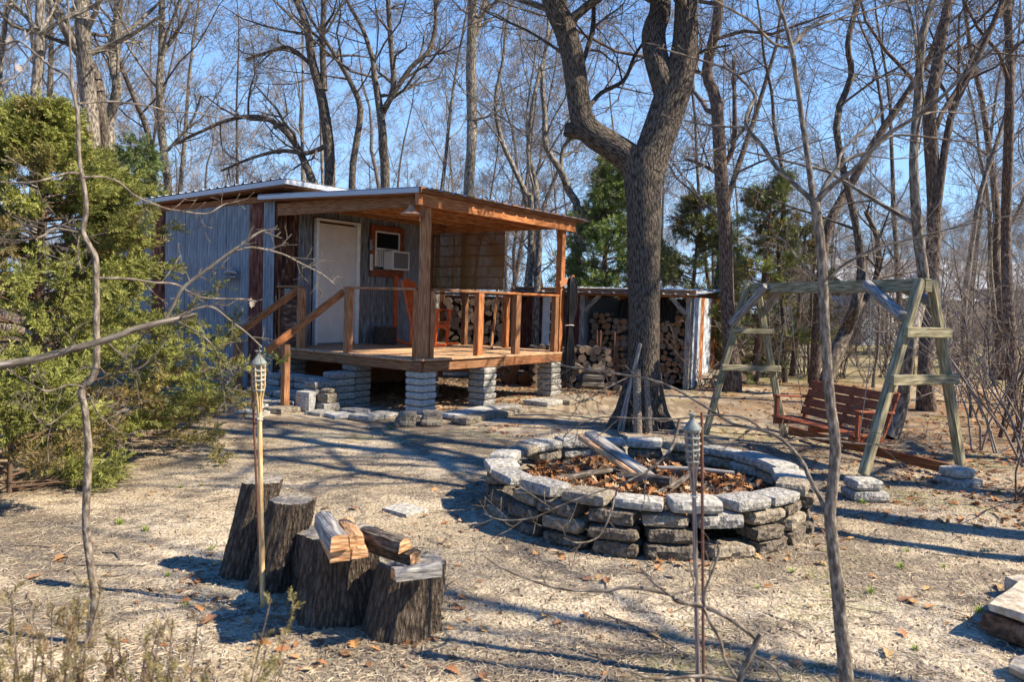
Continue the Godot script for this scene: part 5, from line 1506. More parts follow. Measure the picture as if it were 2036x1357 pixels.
	for k in 12:
		var x := -0.07 + 0.16 * (k % 6) / 5.0
		var zz := 0.02 + 0.045 * int(k / 6.0)
		var w := rng.randf_range(-0.02, 0.02)
		part(hs, "hose", tube_mesh(V([Vector3(x * 0.5, 1.98 + w, zz), Vector3(x * 1.3, 1.85 + w, zz + 0.03), Vector3(x * 1.4, 1.5, zz + 0.03), Vector3(x * 0.5, 1.18, zz), Vector3(x * 1.2, 0.85, zz + 0.01), Vector3(x * 1.5, 0.5 + w * 4.0, zz + 0.02), Vector3(x * 1.3, 0.28 + w * 5.0, zz)]), PackedFloat32Array([0.014, 0.014, 0.014, 0.014, 0.014, 0.014, 0.014]), 6), M.black_rubber)
	part(hs, "string", tube_mesh(V([Vector3(-0.08, 1.18, 0.02), Vector3(-0.04, 1.19, 0.10), Vector3(0.05, 1.185, 0.10), Vector3(0.09, 1.18, 0.03)]), PackedFloat32Array([0.008, 0.01, 0.01, 0.008]), 6), M.string)
	var hk := thing("hook_board", "short brown board nailed across the far porch post", "board", cabin_frame)
	bar(hk, "board", Vector3(3.18, 1.85, 0.035), Vector3(3.62, 1.98, 0.035), 0.03, 0.10, M.timber)
	# driftwood shelf on the side wall and a leaning board, bits behind the rail
	var ds := thing("wall_shelf", "small grey driftwood shelf fixed to the blue tin wall", "shelf", cabin_frame * Transform3D(Basis(), Vector3(-0.07, 1.80, -4.15)))
	bx(ds, "ledge", Vector3(0.10, 0.03, 0.36), Vector3(-0.03, 0, 0), M.grey_wood, 0.008)
	part(ds, "driftwood", tube_mesh(V([Vector3(-0.03, 0.07, -0.17), Vector3(-0.05, 0.10, -0.05), Vector3(-0.04, 0.09, 0.08), Vector3(-0.03, 0.06, 0.17)]), PackedFloat32Array([0.03, 0.045, 0.04, 0.02]), 9, true, 0.12), M.grey_wood)
	var lb := thing("leaning_board", "tan board leaning against the inside of the far porch rail", "board", cabin_frame)
	bar(lb, "board", Vector3(2.75, DY + 0.01, -1.0), Vector3(3.27, DY + 0.98, -1.32), 0.03, 0.12, M.timber)
	var fb := thing("post_box", "small dark bell panel by the head of the steps", "box", cabin_frame * Transform3D(Basis(), Vector3(0.02, 1.55, -2.82)))
	bx(fb, "box", Vector3(0.05, 0.13, 0.16), Vector3.ZERO, M.plastic_grey, 0.01)
	bx(fb, "lid", Vector3(0.06, 0.02, 0.17), Vector3(0, 0.076, 0), M.steel, 0.004)


# ---------------------------------------------------------------- fire pit
func build_fire_pit() -> void:
	var c := Vector3(1.03, 0, -5.80)
	var pit := thing("fire_pit", "round dry-laid fire pit of weathered wall blocks in the yard", "fire pit", Transform3D(Basis(), c))
	var H := 0.094
	for course in 4:
		var n := 21 if course < 3 else 20
		var R := 1.11 - 0.012 * course
		var off := rng.randf() * 0.3 + course * 0.15
		for k in n:
			var a: float = TAU * (k + off) / n + rng.randf_range(-0.018, 0.018)
			if course > 0 and course < 3 and rng.randf() < 0.05: continue
			var r := R + rng.randf_range(-0.018, 0.022)
			var ln := TAU * R / n * (rng.randf_range(0.86, 0.95) if course == 3 else rng.randf_range(0.84, 0.96))
			var seed_ := 130 + (k * 7 + course * 3) % 9
			var size := Vector3(snappedf(ln, 0.02), [H - 0.003, H - 0.012, H - 0.003][(k + course) % 3], [0.20, 0.22, 0.18][k % 3])
			if course == 3: size = Vector3(size.x, [0.078, 0.088, 0.07][k % 3], [0.24, 0.21, 0.20][k % 3])
			var m: StandardMaterial3D
			if course == 3: m = M[["block_grey", "concrete", "block_grey", "concrete", "block_tan"][(k * 3 + 1) % 5]]
			elif course == 2: m = M[["block_tan", "block_dark", "block_grey", "block_dark", "block_tan"][(k * 3) % 5]]
			else: m = M[["block_dark", "block_dark", "block_tan", "block_dark", "block_dark"][(k * 3 + course) % 5]]
			var b := Basis(Vector3.UP, -a + PI / 2 + rng.randf_range(-0.07, 0.07)) * Basis(Vector3.RIGHT, rng.randf_range(-0.025, 0.025)) * Basis(Vector3.BACK, rng.randf_range(-0.02, 0.02))
			part(pit, "block", rough_block(size, 0.026 if course < 3 else 0.012, seed_), m, Transform3D(b, Vector3(cos(a) * r, course * H - 0.012, sin(a) * r)))
	# ash and soil inside
	var mb := MB.new()
	for j in 9:
		for k in 33:
			var r := 1.02 * j / 8.0
			var a := TAU * k / 32.0
			var p := Vector3(cos(a) * r, 0, sin(a) * r)
			p.y = 0.20 + noise_b.get_noise_2d(p.x * 1.5, p.z * 1.5) * 0.09 - 0.05 * r
			mb.vert(p, Vector3.UP, Vector2(p.x, p.z))
	for j in 8:
		for k in 32:
			var p := j * 33 + k
			mb.i.append_array(PackedInt32Array([p, p + 33, p + 1, p + 1, p + 33, p + 34]))
	solo("ash_bed", "dark ash and soil filling the fire pit", "ash", mb.mesh(), M.ash, Transform3D(Basis(), c), "", "stuff")
	# boards and sticks in the pit
	var pl := thing("weathered_plank", "thick weathered plank leaning over the rim into the fire pit", "plank")
	bar(pl, "board", Vector3(0.66, 0.47, -6.33), Vector3(1.06, 0.26, -5.66), 0.11, 0.04, M.grey_wood, 0.012)
	bar(pl, "rotten_edge", Vector3(0.575, 0.44, -6.29), Vector3(0.985, 0.245, -5.66), 0.04, 0.045, M.split_wood, 0.012)
	for a in [[Vector3(0.85, 0.22, -5.75), Vector3(1.18, 0.28, -5.45), 0.05, "short dark log end lying in the fire pit"], [Vector3(0.35, 0.23, -5.6), Vector3(0.85, 0.26, -5.9), 0.028, "charred stick lying in the fire pit by the left rim"], [Vector3(1.2, 0.24, -6.1), Vector3(1.75, 0.26, -5.9), 0.02, "grey stick lying in the fire pit by the far rim"], [Vector3(1.05, 0.20, -5.35), Vector3(1.35, 0.30, -5.62), 0.03, "brown stick propped in the leaves of the fire pit"]]:
		solo("stick", a[3], "stick", tube_mesh(V([a[0], a[0].lerp(a[1], 0.5) + Vector3(0.02, 0.01, 0), a[1]]), PackedFloat32Array([a[2], a[2] * 0.95, a[2] * 0.8]), 9, true, 0.1), M.dark_bark if a[2] > 0.025 else M.grey_wood)
	scatter_leaves("pit_leaf_litter", "brown oak leaves heaped inside the fire pit", 1900, 91, func(rg: RandomNumberGenerator) -> Transform3D:
		var r := 0.94 * sqrt(rg.randf())
		var a := rg.randf() * TAU
		var p := Vector3(cos(a) * r, 0, sin(a) * r)
		var y := 0.20 + noise_b.get_noise_2d(p.x * 1.5, p.z * 1.5) * 0.09 - 0.05 * r + 0.012 + rg.randf() * 0.03
		return Transform3D(Basis.from_euler(Vector3(rg.randfn(0, 0.5), rg.randf() * TAU, rg.randfn(0, 0.5))).scaled(Vector3.ONE * rg.randf_range(0.5, 1.0)), c + p + Vector3(0, y, 0)))


# ---------------------------------------------------------------- leaves and litter
func leaf_mesh(seed_: int) -> ArrayMesh:
	# a lobed oak leaf about 0.1 m long, curled, thin
	var rg := RandomNumberGenerator.new()
	rg.seed = seed_
	var right := [[0.0, 0.003], [0.012, 0.012], [0.022, 0.007], [0.036, 0.027], [0.045, 0.012], [0.060, 0.036], [0.066, 0.014], [0.082, 0.030], [0.088, 0.010], [0.104, 0.0]]
	var curl := rg.randf_range(3.0, 9.0)
	var bend := rg.randf_range(-3.0, 4.0)
	var mb := MB.new()
	mb.tinted = true
	var f := func(x: float, y: float) -> Vector3:
		return Vector3(y, absf(y) * absf(y) * curl * 2.2 + (x - 0.05) * (x - 0.05) * bend, x - 0.05)
	for s in [-1.0, 1.0]:
		for k in right.size() - 1:
			var a: Array = right[k]
			var b: Array = right[k + 1]
			mb.tint = Color(1, 1, 1) * rg.randf_range(0.85, 1.1)
			mb.quad(f.call(a[0], 0.0), f.call(b[0], 0.0), f.call(b[0], s * b[1]), f.call(a[0], s * a[1]))
	mb.tube(V([f.call(0.0, 0.0), f.call(-0.02, 0.0) + Vector3(0.002, 0, 0)]), PackedFloat32Array([0.0012, 0.0008]), 3)
	return mb.mesh()

var leaf_kinds := []

func scatter_leaves(called: String, label: String, n: int, seed_: int, place: Callable) -> void:
	var rg := RandomNumberGenerator.new()
	rg.seed = seed_
	var tones := [Color(0.30, 0.13, 0.045), Color(0.22, 0.10, 0.045), Color(0.38, 0.20, 0.085), Color(0.16, 0.085, 0.045), Color(0.34, 0.25, 0.15)]
	var mm := MultiMesh.new()
	mm.transform_format = MultiMesh.TRANSFORM_3D
	mm.use_colors = true
	mm.mesh = leaf_kinds[seed_ % leaf_kinds.size()]
	mm.instance_count = n
	for k in n:
		mm.set_instance_transform(k, place.call(rg))
		mm.set_instance_color(k, tones[rg.randi() % tones.size()] * rg.randf_range(0.75, 1.2))
	var o := MultiMeshInstance3D.new()
	o.name = numbered(called)
	o.multimesh = mm
	o.material_override = M.dry_leaf
	add_child(o)
	tag(o, label, "leaves", "", "stuff")

func build_litter() -> void:
	# bits of dead grass, bark and soil crumbs over the yard
	var mb := MB.new()
	mb.tinted = true
	mb.tube(V([Vector3(-0.016, 0.002, 0), Vector3(0, 0.004, 0.001), Vector3(0.017, 0.0015, 0)]), PackedFloat32Array([0.0012, 0.0014, 0.0008]), 3)
	var crumb := MB.new()
	crumb.tinted = true
	crumb.tube(V([Vector3(0, -0.004, 0), Vector3(0.001, 0.001, 0), Vector3(0.001, 0.006, 0.001)]), PackedFloat32Array([0.004, 0.0062, 0.0012]), 5, true, 0.25, rng)
	for a in [[mb.mesh(), "dead_grass", "short pale bits of dead grass strewn over the yard", 50000, 71], [crumb.mesh(), "soil_crumbs", "crumbs of soil, bark and small stones strewn over the yard", 3000, 72]]:
		var rg := RandomNumberGenerator.new()
		rg.seed = a[4]
		var mm := MultiMesh.new()
		mm.transform_format = MultiMesh.TRANSFORM_3D
		mm.use_colors = true
		mm.mesh = a[0]
		mm.instance_count = a[3]
		for k in a[3]:
			var z := -lerpf(2.5, 9.0, pow(rg.randf(), 1.5))
			var x := rg.randf_range(-0.72, 0.74) * -z
			var straw := clampf(0.5 + noise_a.get_noise_2d(x * 1.3 + 40.0, z * 2.2) * 2.0, 0, 1)
			var b := Basis.from_euler(Vector3(rg.randfn(0, 0.15), rg.randf() * TAU, rg.randfn(0, 0.2))).scaled(Vector3.ONE * rg.randf_range(0.5, 1.6))
			mm.set_instance_transform(k, Transform3D(b, Vector3(x, ground_y(x, z) + 0.001, z)))
			var c: Color
			if a[4] == 71: c = Color(0.62, 0.53, 0.38).lerp(Color(0.30, 0.23, 0.16), rg.randf()) * (0.8 + 0.35 * straw)
			else: c = Color(0.32, 0.26, 0.2).lerp(Color(0.10, 0.075, 0.055), rg.randf())
			mm.set_instance_color(k, c)
		var o := MultiMeshInstance3D.new()
		o.name = a[1]
		o.multimesh = mm
		o.material_override = M.litter_bit
		add_child(o)
		tag(o, a[2], "litter", "", "stuff")
	var tw := MB.new()
	tw.tinted = true
	tw.tube(V([Vector3(-0.11, 0.004, 0), Vector3(-0.04, 0.006, 0.012), Vector3(0.05, 0.005, -0.006), Vector3(0.13, 0.004, 0.02)]), PackedFloat32Array([0.0035, 0.003, 0.0024, 0.0012]), 4)
	tw.tube(V([Vector3(0.02, 0.005, 0), Vector3(0.06, 0.012, 0.035), Vector3(0.09, 0.008, 0.05)]), PackedFloat32Array([0.0022, 0.0018, 0.001]), 3)
	var tmm := MultiMesh.new()
	tmm.transform_format = MultiMesh.TRANSFORM_3D
	tmm.use_colors = true
	tmm.mesh = tw.mesh()
	tmm.instance_count = 520
	var trg := RandomNumberGenerator.new()
	trg.seed = 73
	for k in 520:
		var z := -lerpf(2.5, 11.0, pow(trg.randf(), 1.3))
		var x := trg.randf_range(-0.72, 0.74) * -z
		tmm.set_instance_transform(k, Transform3D(yaw(trg.randf() * TAU).scaled(Vector3.ONE * trg.randf_range(0.3, 1.2)), Vector3(x, ground_y(x, z) + 0.002, z)))
		tmm.set_instance_color(k, Color(0.30, 0.25, 0.20).lerp(Color(0.10, 0.075, 0.055), trg.randf()))
	var two := MultiMeshInstance3D.new()
	two.name = "twig_litter"
	two.multimesh = tmm
	two.material_override = M.litter_bit
	add_child(two)
	tag(two, "small broken twigs strewn over the yard", "litter", "", "stuff")
	# leaf litter: thick under the wood on the right and under the porch, thin over the yard
	scatter_leaves("leaf_litter", "brown leaves drifted at the edge of the wood beyond the swing", 5200, 92, func(rg: RandomNumberGenerator) -> Transform3D:
		var z := -rg.randf_range(5.5, 17.0)
		var x := rg.randf_range(2.6, 0.78 * -z + 1.0)
		if rg.randf() < 0.6: x = maxf(x, rg.randf_range(3.6, 0.78 * -z + 1.0))
		return Transform3D(Basis.from_euler(Vector3(rg.randfn(0, 0.3), rg.randf() * TAU, rg.randfn(0, 0.3))).scaled(Vector3.ONE * rg.randf_range(0.45, 0.95)), Vector3(x, ground_y(x, z) + 0.012, z)))
	scatter_leaves("leaf_litter", "brown leaves lying under and behind the porch", 2600, 93, func(rg: RandomNumberGenerator) -> Transform3D:
		var p := cabin_frame * Vector3(rg.randf_range(0.2, 6.0), 0, rg.randf_range(-3.0, 0.6))
		return Transform3D(Basis.from_euler(Vector3(rg.randfn(0, 0.3), rg.randf() * TAU, rg.randfn(0, 0.3))).scaled(Vector3.ONE * rg.randf_range(0.45, 0.9)), Vector3(p.x, ground_y(p.x, p.z) + 0.012, p.z)))
	scatter_leaves("leaf_litter", "brown leaves drifted against the fire pit, the oak foot and the stumps", 620, 95, func(rg: RandomNumberGenerator) -> Transform3D:
		var hub: Array = [[1.03, -5.8, 1.24], [1.03, -5.8, 1.24], [1.6, -9.6, 0.42], [-0.65, -3.6, 0.30], [-1.33, -4.1, 0.28], [0.2, -9.2, 0.3], [3.4, -7.4, 0.4]][rg.randi() % 7]
		var a := rg.randf() * TAU
		var d: float = hub[2] + absf(rg.randfn(0, 0.16))
		var x: float = hub[0] + cos(a) * d
		var z: float = hub[1] + sin(a) * d
		return Transform3D(Basis.from_euler(Vector3(rg.randfn(0, 0.35), rg.randf() * TAU, rg.randfn(0, 0.35))).scaled(Vector3.ONE * rg.randf_range(0.3, 0.7)), Vector3(x, ground_y(x, z) + 0.012, z)))
	scatter_leaves("leaf_litter", "small torn brown leaves scattered thinly over the open yard", 520, 94, func(rg: RandomNumberGenerator) -> Transform3D:
		var z := -lerpf(2.6, 9.0, pow(rg.randf(), 1.3))
		var x := rg.randf_range(-0.7, 0.72) * -z
		return Transform3D(Basis.from_euler(Vector3(rg.randfn(0, 0.25), rg.randf() * TAU, rg.randfn(0, 0.25))).scaled(Vector3.ONE * rg.randf_range(0.15, 0.42)), Vector3(x, ground_y(x, z) + 0.006, z)))


# ---------------------------------------------------------------- swing
func build_swing() -> void:
	var T1 := at_depth(1494, 574, 9.28)
	var T2 := at_depth(1836, 568, 6.76)
	T1.y = (T1.y + T2.y) * 0.5
	T2.y = T1.y
	var e := (T2 - T1).normalized()
	var fc := Vector3(-e.z, 0, e.x)     # towards the fire pit
	var s := thing("timber_swing", "weathered timber A-frame swing stand right of the fire pit", "swing frame")
	bar(s, "beam", T1 - e * 0.10, T2 + e * 0.06, 0.085, 0.12, M.treated_wood, 0.008)
	var feet := [on_ground(1401, 864), on_ground(1560, 867), on_ground(1716, 945, 0.17), on_ground(1909, 924, 0.16)]
	feet[0].y = -0.03
	feet[1].y = -0.03
	var tops := [T1 + fc * 0.06, T1 - fc * 0.06, T2 + fc * 0.06, T2 - fc * 0.06]
	var legs := []
	for k in 4:
		var top: Vector3 = tops[k] + Vector3(0, 0.05, 0) - e * (0.0 if k < 2 else -0.02)
		bar(s, "leg", feet[k], top, 0.074, 0.074, M.treated_wood, 0.008)
		legs.append([feet[k], top])
	for p in [[0, 0.46, 0.06], [0, 0.70, 0.05], [2, 0.48, 0.08], [2, 0.725, 0.08]]:
		var k: int = p[0]
		var a: Vector3 = legs[k][0].lerp(legs[k][1], p[1])
		var b: Vector3 = legs[k + 1][0].lerp(legs[k + 1][1], p[1])
		var o := (e if k == 2 else -e) * 0.068 * (1.0 if k == 2 else -1.0)
		var d := (b - a).normalized() * 0.07
		bar(s, "rung", a - d + o, b + d + o, 0.035, p[2] + 0.01, M.treated_wood, 0.005)
	for p in [[0, 0.16, 0.74, 1.0], [1, 0.17, 0.83, -1.0], [2, 0.77, 0.80, 1.0], [3, 0.84, 0.86, -1.0]]:
		var k: int = p[0]
		var a: Vector3 = T1.lerp(T2, p[1]) + fc * 0.085 * p[3] + Vector3(0, 0.02, 0)
		var b: Vector3 = legs[k][0].lerp(legs[k][1], p[2]) + fc * 0.06 * p[3]
		part(s, "brace", tube_mesh(V([a, a.lerp(b, 0.5), b]), PackedFloat32Array([0.045, 0.05, 0.048]), 9, true, 0.05), M.grey_wood)
	bar(s, "ground_rail", feet[1] + Vector3(0, 0.10, 0) - fc * 0.06, feet[3] + Vector3(0, -0.08, 0) - fc * 0.06, 0.04, 0.10, M.timber_dark)
	# concrete blocks under the near feet
	for a in [[1716, 950, 0.02, "concrete"], [1903, 928, 0.3, "concrete"]]:
		var p := on_ground(a[0], a[1], 0.17)
		solo("foot_block", "wide lower concrete block under a swing leg", "block", rough_block(Vector3(0.30, 0.09, 0.27), 0.016, 141), M.block_grey, Transform3D(yaw(a[2]), Vector3(p.x + 0.02, -0.012, p.z)), "lower blocks under the swing legs")
		solo("foot_block", "pale upper concrete block under a swing leg", "block", rough_block(Vector3(0.24, 0.09, 0.22), 0.012, 142), M[a[3]], Transform3D(yaw(a[2] + 0.12), Vector3(p.x, 0.078, p.z)), "upper blocks under the swing legs")
	# bench hung from the beam
	var mid := T1.lerp(T2, 0.52)
	var o2 := Vector3(mid.x, 0.36, mid.z) - fc * 0.02
	var bn := thing("swing_bench", "red-brown slatted bench seat hanging from the swing frame", "bench swing", Transform3D(Basis(e, Vector3.UP, e.cross(Vector3.UP)), o2))
	# local: x along the beam, y up, z = e x up  (away from or towards the pit)
	var sg := signf(e.cross(Vector3.UP).dot(fc))
	var W := 1.30
	for k in 4: bx(bn, "seat_slat", Vector3(W, 0.022, 0.075), Vector3(0, -0.01 - (0.012 if k > 2 else 0.0), sg * (0.115 - k * 0.09)), M.red_stain, 0.004)
	for k in 4:
		bx(bn, "back_slat", Vector3(W, 0.091, 0.022), Vector3(0, 0.06 + k * 0.096, sg * (-0.235 - k * 0.035)), M.red_stain, 0.004, Basis(Vector3.RIGHT, sg * -0.34))
	for x in [-0.60, 0.0, 0.60]:
		bar(bn, "back_stay", Vector3(x, -0.04, sg * -0.225), Vector3(x, 0.40, sg * -0.385), 0.05, 0.03, M.red_stain)
		bx(bn, "seat_rail", Vector3(0.045, 0.06, 0.40), Vector3(x, -0.055, -sg * 0.04), M.red_stain)
	for x in [-1.0, 1.0]:
		bar(bn, "arm", Vector3(x * (W * 0.5 - 0.01), 0.21, sg * -0.30), Vector3(x * (W * 0.5 - 0.01), 0.225, sg * 0.13), 0.07, 0.022, M.red_stain)
		bar(bn, "arm_post", Vector3(x * (W * 0.5 - 0.01), -0.06, sg * 0.10), Vector3(x * (W * 0.5 - 0.01), 0.21, sg * 0.10), 0.045, 0.04, M.red_stain)
		for q in [0.11, -0.28]:
			var top := Vector3(x * 0.62, T1.y - 0.36 - 0.06, sg * 0.02)
			part(bn, "chain", tube_mesh(V([Vector3(x * (W * 0.5 + 0.03), 0.0, sg * q), Vector3(x * 0.70, 0.7, sg * q * 0.5), top]), PackedFloat32Array([0.0045, 0.0045, 0.0045]), 5, false), M.steel)


# ---------------------------------------------------------------- stumps with split wood
func stump(label: String, c: Vector3, r: float, h: float, lean: Vector3, seed_: int) -> void:
	var o := thing("stump", label, "stump", Transform3D(Basis(), c))
	var nz := FastNoiseLite.new()
	nz.seed = seed_
	nz.frequency = 1.0
	nz.fractal_octaves = 3
	var mb := MB.new()
	var sides := 72
	var rings := 12
	var ring_top := []
	for j in rings + 1:
		var t := float(j) / rings
		var ce := Vector3(0, -0.04 + (h + 0.04) * t, 0) + lean * t
		for s in sides + 1:
			var a := TAU * (s % sides) / sides
			var g := nz.get_noise_3d(cos(a) * 1.5, t * 0.5, sin(a) * 1.5) * 0.16 + nz.get_noise_3d(cos(a) * 5.0, t * 0.9, sin(a) * 5.0) * 0.10 - absf(nz.get_noise_3d(cos(a) * 10.0 + 5.0, t * 1.1, sin(a) * 10.0)) * 0.13
			var q := r * (1.10 - 0.14 * t + 0.10 * pow(1.0 - t, 3.0)) * (1.0 + g)
			var p := ce + Vector3(cos(a) * q, 0, sin(a) * q)
			if j == rings:
				p.y += nz.get_noise_2d(p.x * 7.0, p.z * 7.0) * 0.012
				ring_top.append(p)
			mb.vert(p, Vector3(cos(a), 0.1, sin(a)).normalized(), Vector2(t * h, a * r))
	var w := sides + 1
	for j in rings:
		for s in sides:
			var p := j * w + s
			mb.i.append_array(PackedInt32Array([p, p + 1, p + w, p + 1, p + w + 1, p + w]))
	# true normals
	var st := SurfaceTool.new()
	st.create_from(mb.mesh(), 0)
	st.generate_normals()
	part(o, "side", st.commit(), M.stump_side)
	var tb := MB.new()
	var uvt := func(p: Vector3) -> Vector2: return Vector2(0.5 + (p.x - lean.x) * 0.42 / r, 0.5 + (p.z - lean.z) * 0.42 / r)
	var ct := Vector3(0, h - 0.003, 0) + lean
	for q in 3:
		var f0 := 1.0 - q / 3.0
		var f1 := 1.0 - (q + 1) / 3.0
		for s in sides:
			var a: Vector3 = ring_top[s]
			var b: Vector3 = ring_top[s + 1]
			var y := Vector3(0, 0.004, 0)
			var p := [ct.lerp(a, f0), ct.lerp(b, f0), ct.lerp(b, f1), ct.lerp(a, f1)]
			for k in 4: p[k].y += nz.get_noise_2d(p[k].x * 16.0, p[k].z * 16.0) * 0.008 * (1.0 if (q > 0 or k > 1) else 0.0)
			if q < 2: tb.quad(p[1], p[0], p[3], p[2], uvt.call(p[1]), uvt.call(p[0]), uvt.call(p[3]), uvt.call(p[2]))
			else: tb.tri(p[1], p[0], ct, uvt.call(p[1]), uvt.call(p[0]), Vector2(0.5, 0.5))
	part(o, "top", tb.mesh(), M.stump_top)

# a split billet: three- or four-sided prism between two ends
func billet(label: String, a: Vector3, b: Vector3, w: float, h: float, side_mat: Material, seed_: int) -> void:
	var rg := RandomNumberGenerator.new()
	rg.seed = seed_
	var xf := bar_xf(a, b)
	var ln := a.distance_to(b) * 0.5
	var o := thing("split_log", label, "firewood", xf)
	var sec := [Vector2(-w * 0.5, -h * 0.5), Vector2(w * 0.5, -h * 0.45), Vector2(w * rg.randf_range(0.35, 0.5), h * 0.4), Vector2(-w * 0.1, h * 0.55), Vector2(-w * rg.randf_range(0.38, 0.5), h * 0.35)]
	var mb := MB.new()
	var cuts := 5
	var rows := []
	for j in cuts + 1:
		var z := -ln + 2.0 * ln * j / cuts
		var row := []
		for p in sec: row.append(Vector3(p.x + rg.randfn(0, 0.0022), p.y + rg.randfn(0, 0.0022), z + (rg.randfn(0, 0.004) if j == 0 or j == cuts else 0.0)))
		rows.append(row)
	for j in cuts:
		for k in 5:
			var q := (k + 1) % 5
			mb.quad(rows[j][k], rows[j][q], rows[j + 1][q], rows[j + 1][k], Vector2(j * 0.07, k * 0.05), Vector2(j * 0.07, k * 0.05 + 0.05), Vector2(j * 0.07 + 0.07, k * 0.05 + 0.05), Vector2(j * 0.07 + 0.07, k * 0.05))
	for e in [0, cuts]:
		var en := MB.new()
		var c := Vector3.ZERO
		for p in rows[e]: c += p / 5.0
		for k in 5:
			var p: Vector3 = rows[e][k]
			var q: Vector3 = rows[e][(k + 1) % 5]
			if e == 0: en.tri(c, q, p, Vector2(c.x, c.y), Vector2(q.x, q.y), Vector2(p.x, p.y))
			else: en.tri(c, p, q, Vector2(c.x, c.y), Vector2(p.x, p.y), Vector2(q.x, q.y))
		part(o, "cut_end", en.mesh(), M.split_wood)
	part(o, "sides", mb.mesh(), side_mat)

func build_stumps() -> void:
	stump("tall dark stump at the back of the stump group behind the left torch", Vector3(-1.455, 0, -4.20), 0.112, 0.50, Vector3(0.10, 0, -0.02), 31)
	stump("tall grey-topped stump just right of the left torch", Vector3(-1.225, 0, -4.0), 0.122, 0.45, Vector3(0.09, 0, -0.02), 32)
	stump("low pale flat stump between the tall stumps and the wide one", Vector3(-0.98, 0, -3.98), 0.12, 0.30, Vector3.ZERO, 33)
	stump("wide stump with split billets stacked on top", Vector3(-0.815, 0, -3.66), 0.185, 0.39, Vector3(0.02, 0, -0.01), 34)
	stump("front stump with a single grey billet on top", Vector3(-0.475, 0, -3.47), 0.155, 0.325, Vector3(0.045, 0, -0.01), 35)
	billet("grey-topped billet lying uppermost on the wide stump", on_ground(643, 1032, 0.50), on_ground(676, 1080, 0.49), 0.085, 0.07, M.grey_wood, 1)
	billet("fresh orange billet under the grey-topped one", on_ground(652, 1060, 0.425), on_ground(678, 1106, 0.425), 0.085, 0.055, M.split_wood, 2)
	billet("short pale billet beside the grey-topped one on the wide stump", on_ground(688, 1042, 0.475), on_ground(711, 1078, 0.46), 0.07, 0.055, M.split_wood, 3)
	billet("reddish billet under the short pale one", on_ground(692, 1068, 0.42), on_ground(716, 1102, 0.42), 0.075, 0.045, M.split_wood, 4)
	billet("dark barked billet lying across the gap between the stumps", on_ground(727, 1060, 0.455), on_ground(806, 1084, 0.455), 0.075, 0.055, M.dark_bark, 5)
	billet("streaked billet under the dark barked one", on_ground(726, 1078, 0.41), on_ground(826, 1110, 0.39), 0.075, 0.055, M.stump_side, 6)
	billet("single grey billet lying across the front stump", on_ground(783, 1142, 0.355), on_ground(874, 1131, 0.355), 0.065, 0.05, M.grey_wood, 7)


# ---------------------------------------------------------------- bamboo torches
func torch(label: String, foot: Vector3, top: Vector3, bam: String, rc: float, k_: float) -> void:
	var o := thing("torch", label, "torch", Transform3D(Basis(), foot))
	var d := (top - foot)
	var L0 := d.length()
	var u := d / L0
	var side := u.cross(Vector3.BACK).normalized()
	var out := side.cross(u)
	var pts := PackedVector3Array()
	var rad := PackedFloat32Array()
	var h := L0 - 0.30
	for k in 6:      # cane with swollen joints
		var y0 := h * k / 6.0
		var r := lerpf(rc, rc * 0.88, k / 6.0)
		for q in [[0.0, 1.10], [0.02, 0.98], [0.92, 0.97], [0.985, 1.08]]:
			pts.push_back(u * (y0 + h / 6.0 * q[0]) + (Vector3(0, -0.05, 0) if k == 0 and q[0] == 0.0 else Vector3.ZERO))
			rad.push_back(r * q[1])
	pts.push_back(u * h)
	rad.push_back(rc * 0.9)
	part(o, "cane", tube_mesh(pts, rad, 12, true), M[bam])
	for k in 7:      # split strips that open to hold the basket
		var a := TAU * k / 7.0
		var dir := side * cos(a) + out * sin(a)
		part(o, "strip", tube_mesh(V([u * (h - 0.01) + dir * rc * 0.6, u * (h + 0.07) + dir * 0.019 * k_, u * (h + 0.13) + dir * 0.034 * k_, u * (h + 0.245) + dir * 0.038 * k_]), PackedFloat32Array([0.0035, 0.0035, 0.004, 0.004]), 5), M[bam])
	for k in 6:      # woven bands
		var mb := MB.new()
		var y := h + 0.108 + k * 0.0245
		var p := PackedVector3Array()
		var r := PackedFloat32Array()
		for s in 15:
			var a := TAU * s / 14.0
			var q := 0.033 + 0.004 * (1.0 if (s + k) % 2 == 0 else -1.0) - (0.006 if k < 2 else 0.0)
			p.push_back(u * (y + 0.003 * sin(a + k)) + (side * cos(a) + out * sin(a)) * q * k_)
			r.push_back(0.0055)
		mb.tube(p, r, 5)
		part(o, "woven_band", mb.mesh(), M.weave)
	part(o, "fuel_can", tube_mesh(V([u * (h + 0.10), u * (h + 0.245)]), PackedFloat32Array([0.024 * k_, 0.027 * k_]), 14), M.torch_metal)
	var cap := Transform3D(Basis(side * k_, u, out * k_), u * (h + 0.235))
	part(o, "lid", lathe([[0.046, 0.0], [0.046, 0.006], [0.034, 0.020], [0.018, 0.036], [0.014, 0.040], [0.014, 0.048]], 20), M.torch_metal, cap)
	part(o, "snuffer", lathe([[0.011, 0.046], [0.012, 0.056], [0.019, 0.058], [0.019, 0.064], [0.001, 0.066]], 16), M.torch_metal, cap)
	part(o, "binding", tube_mesh(V([u * (h - 0.035) + side * rc * 1.15, u * (h - 0.03) + out * rc * 1.15, u * (h - 0.025) - side * rc * 1.15, u * (h - 0.03) - out * rc * 1.15, u * (h - 0.02) + side * rc * 1.15]), PackedFloat32Array([0.004, 0.004, 0.004, 0.004, 0.004]), 5), M.string)

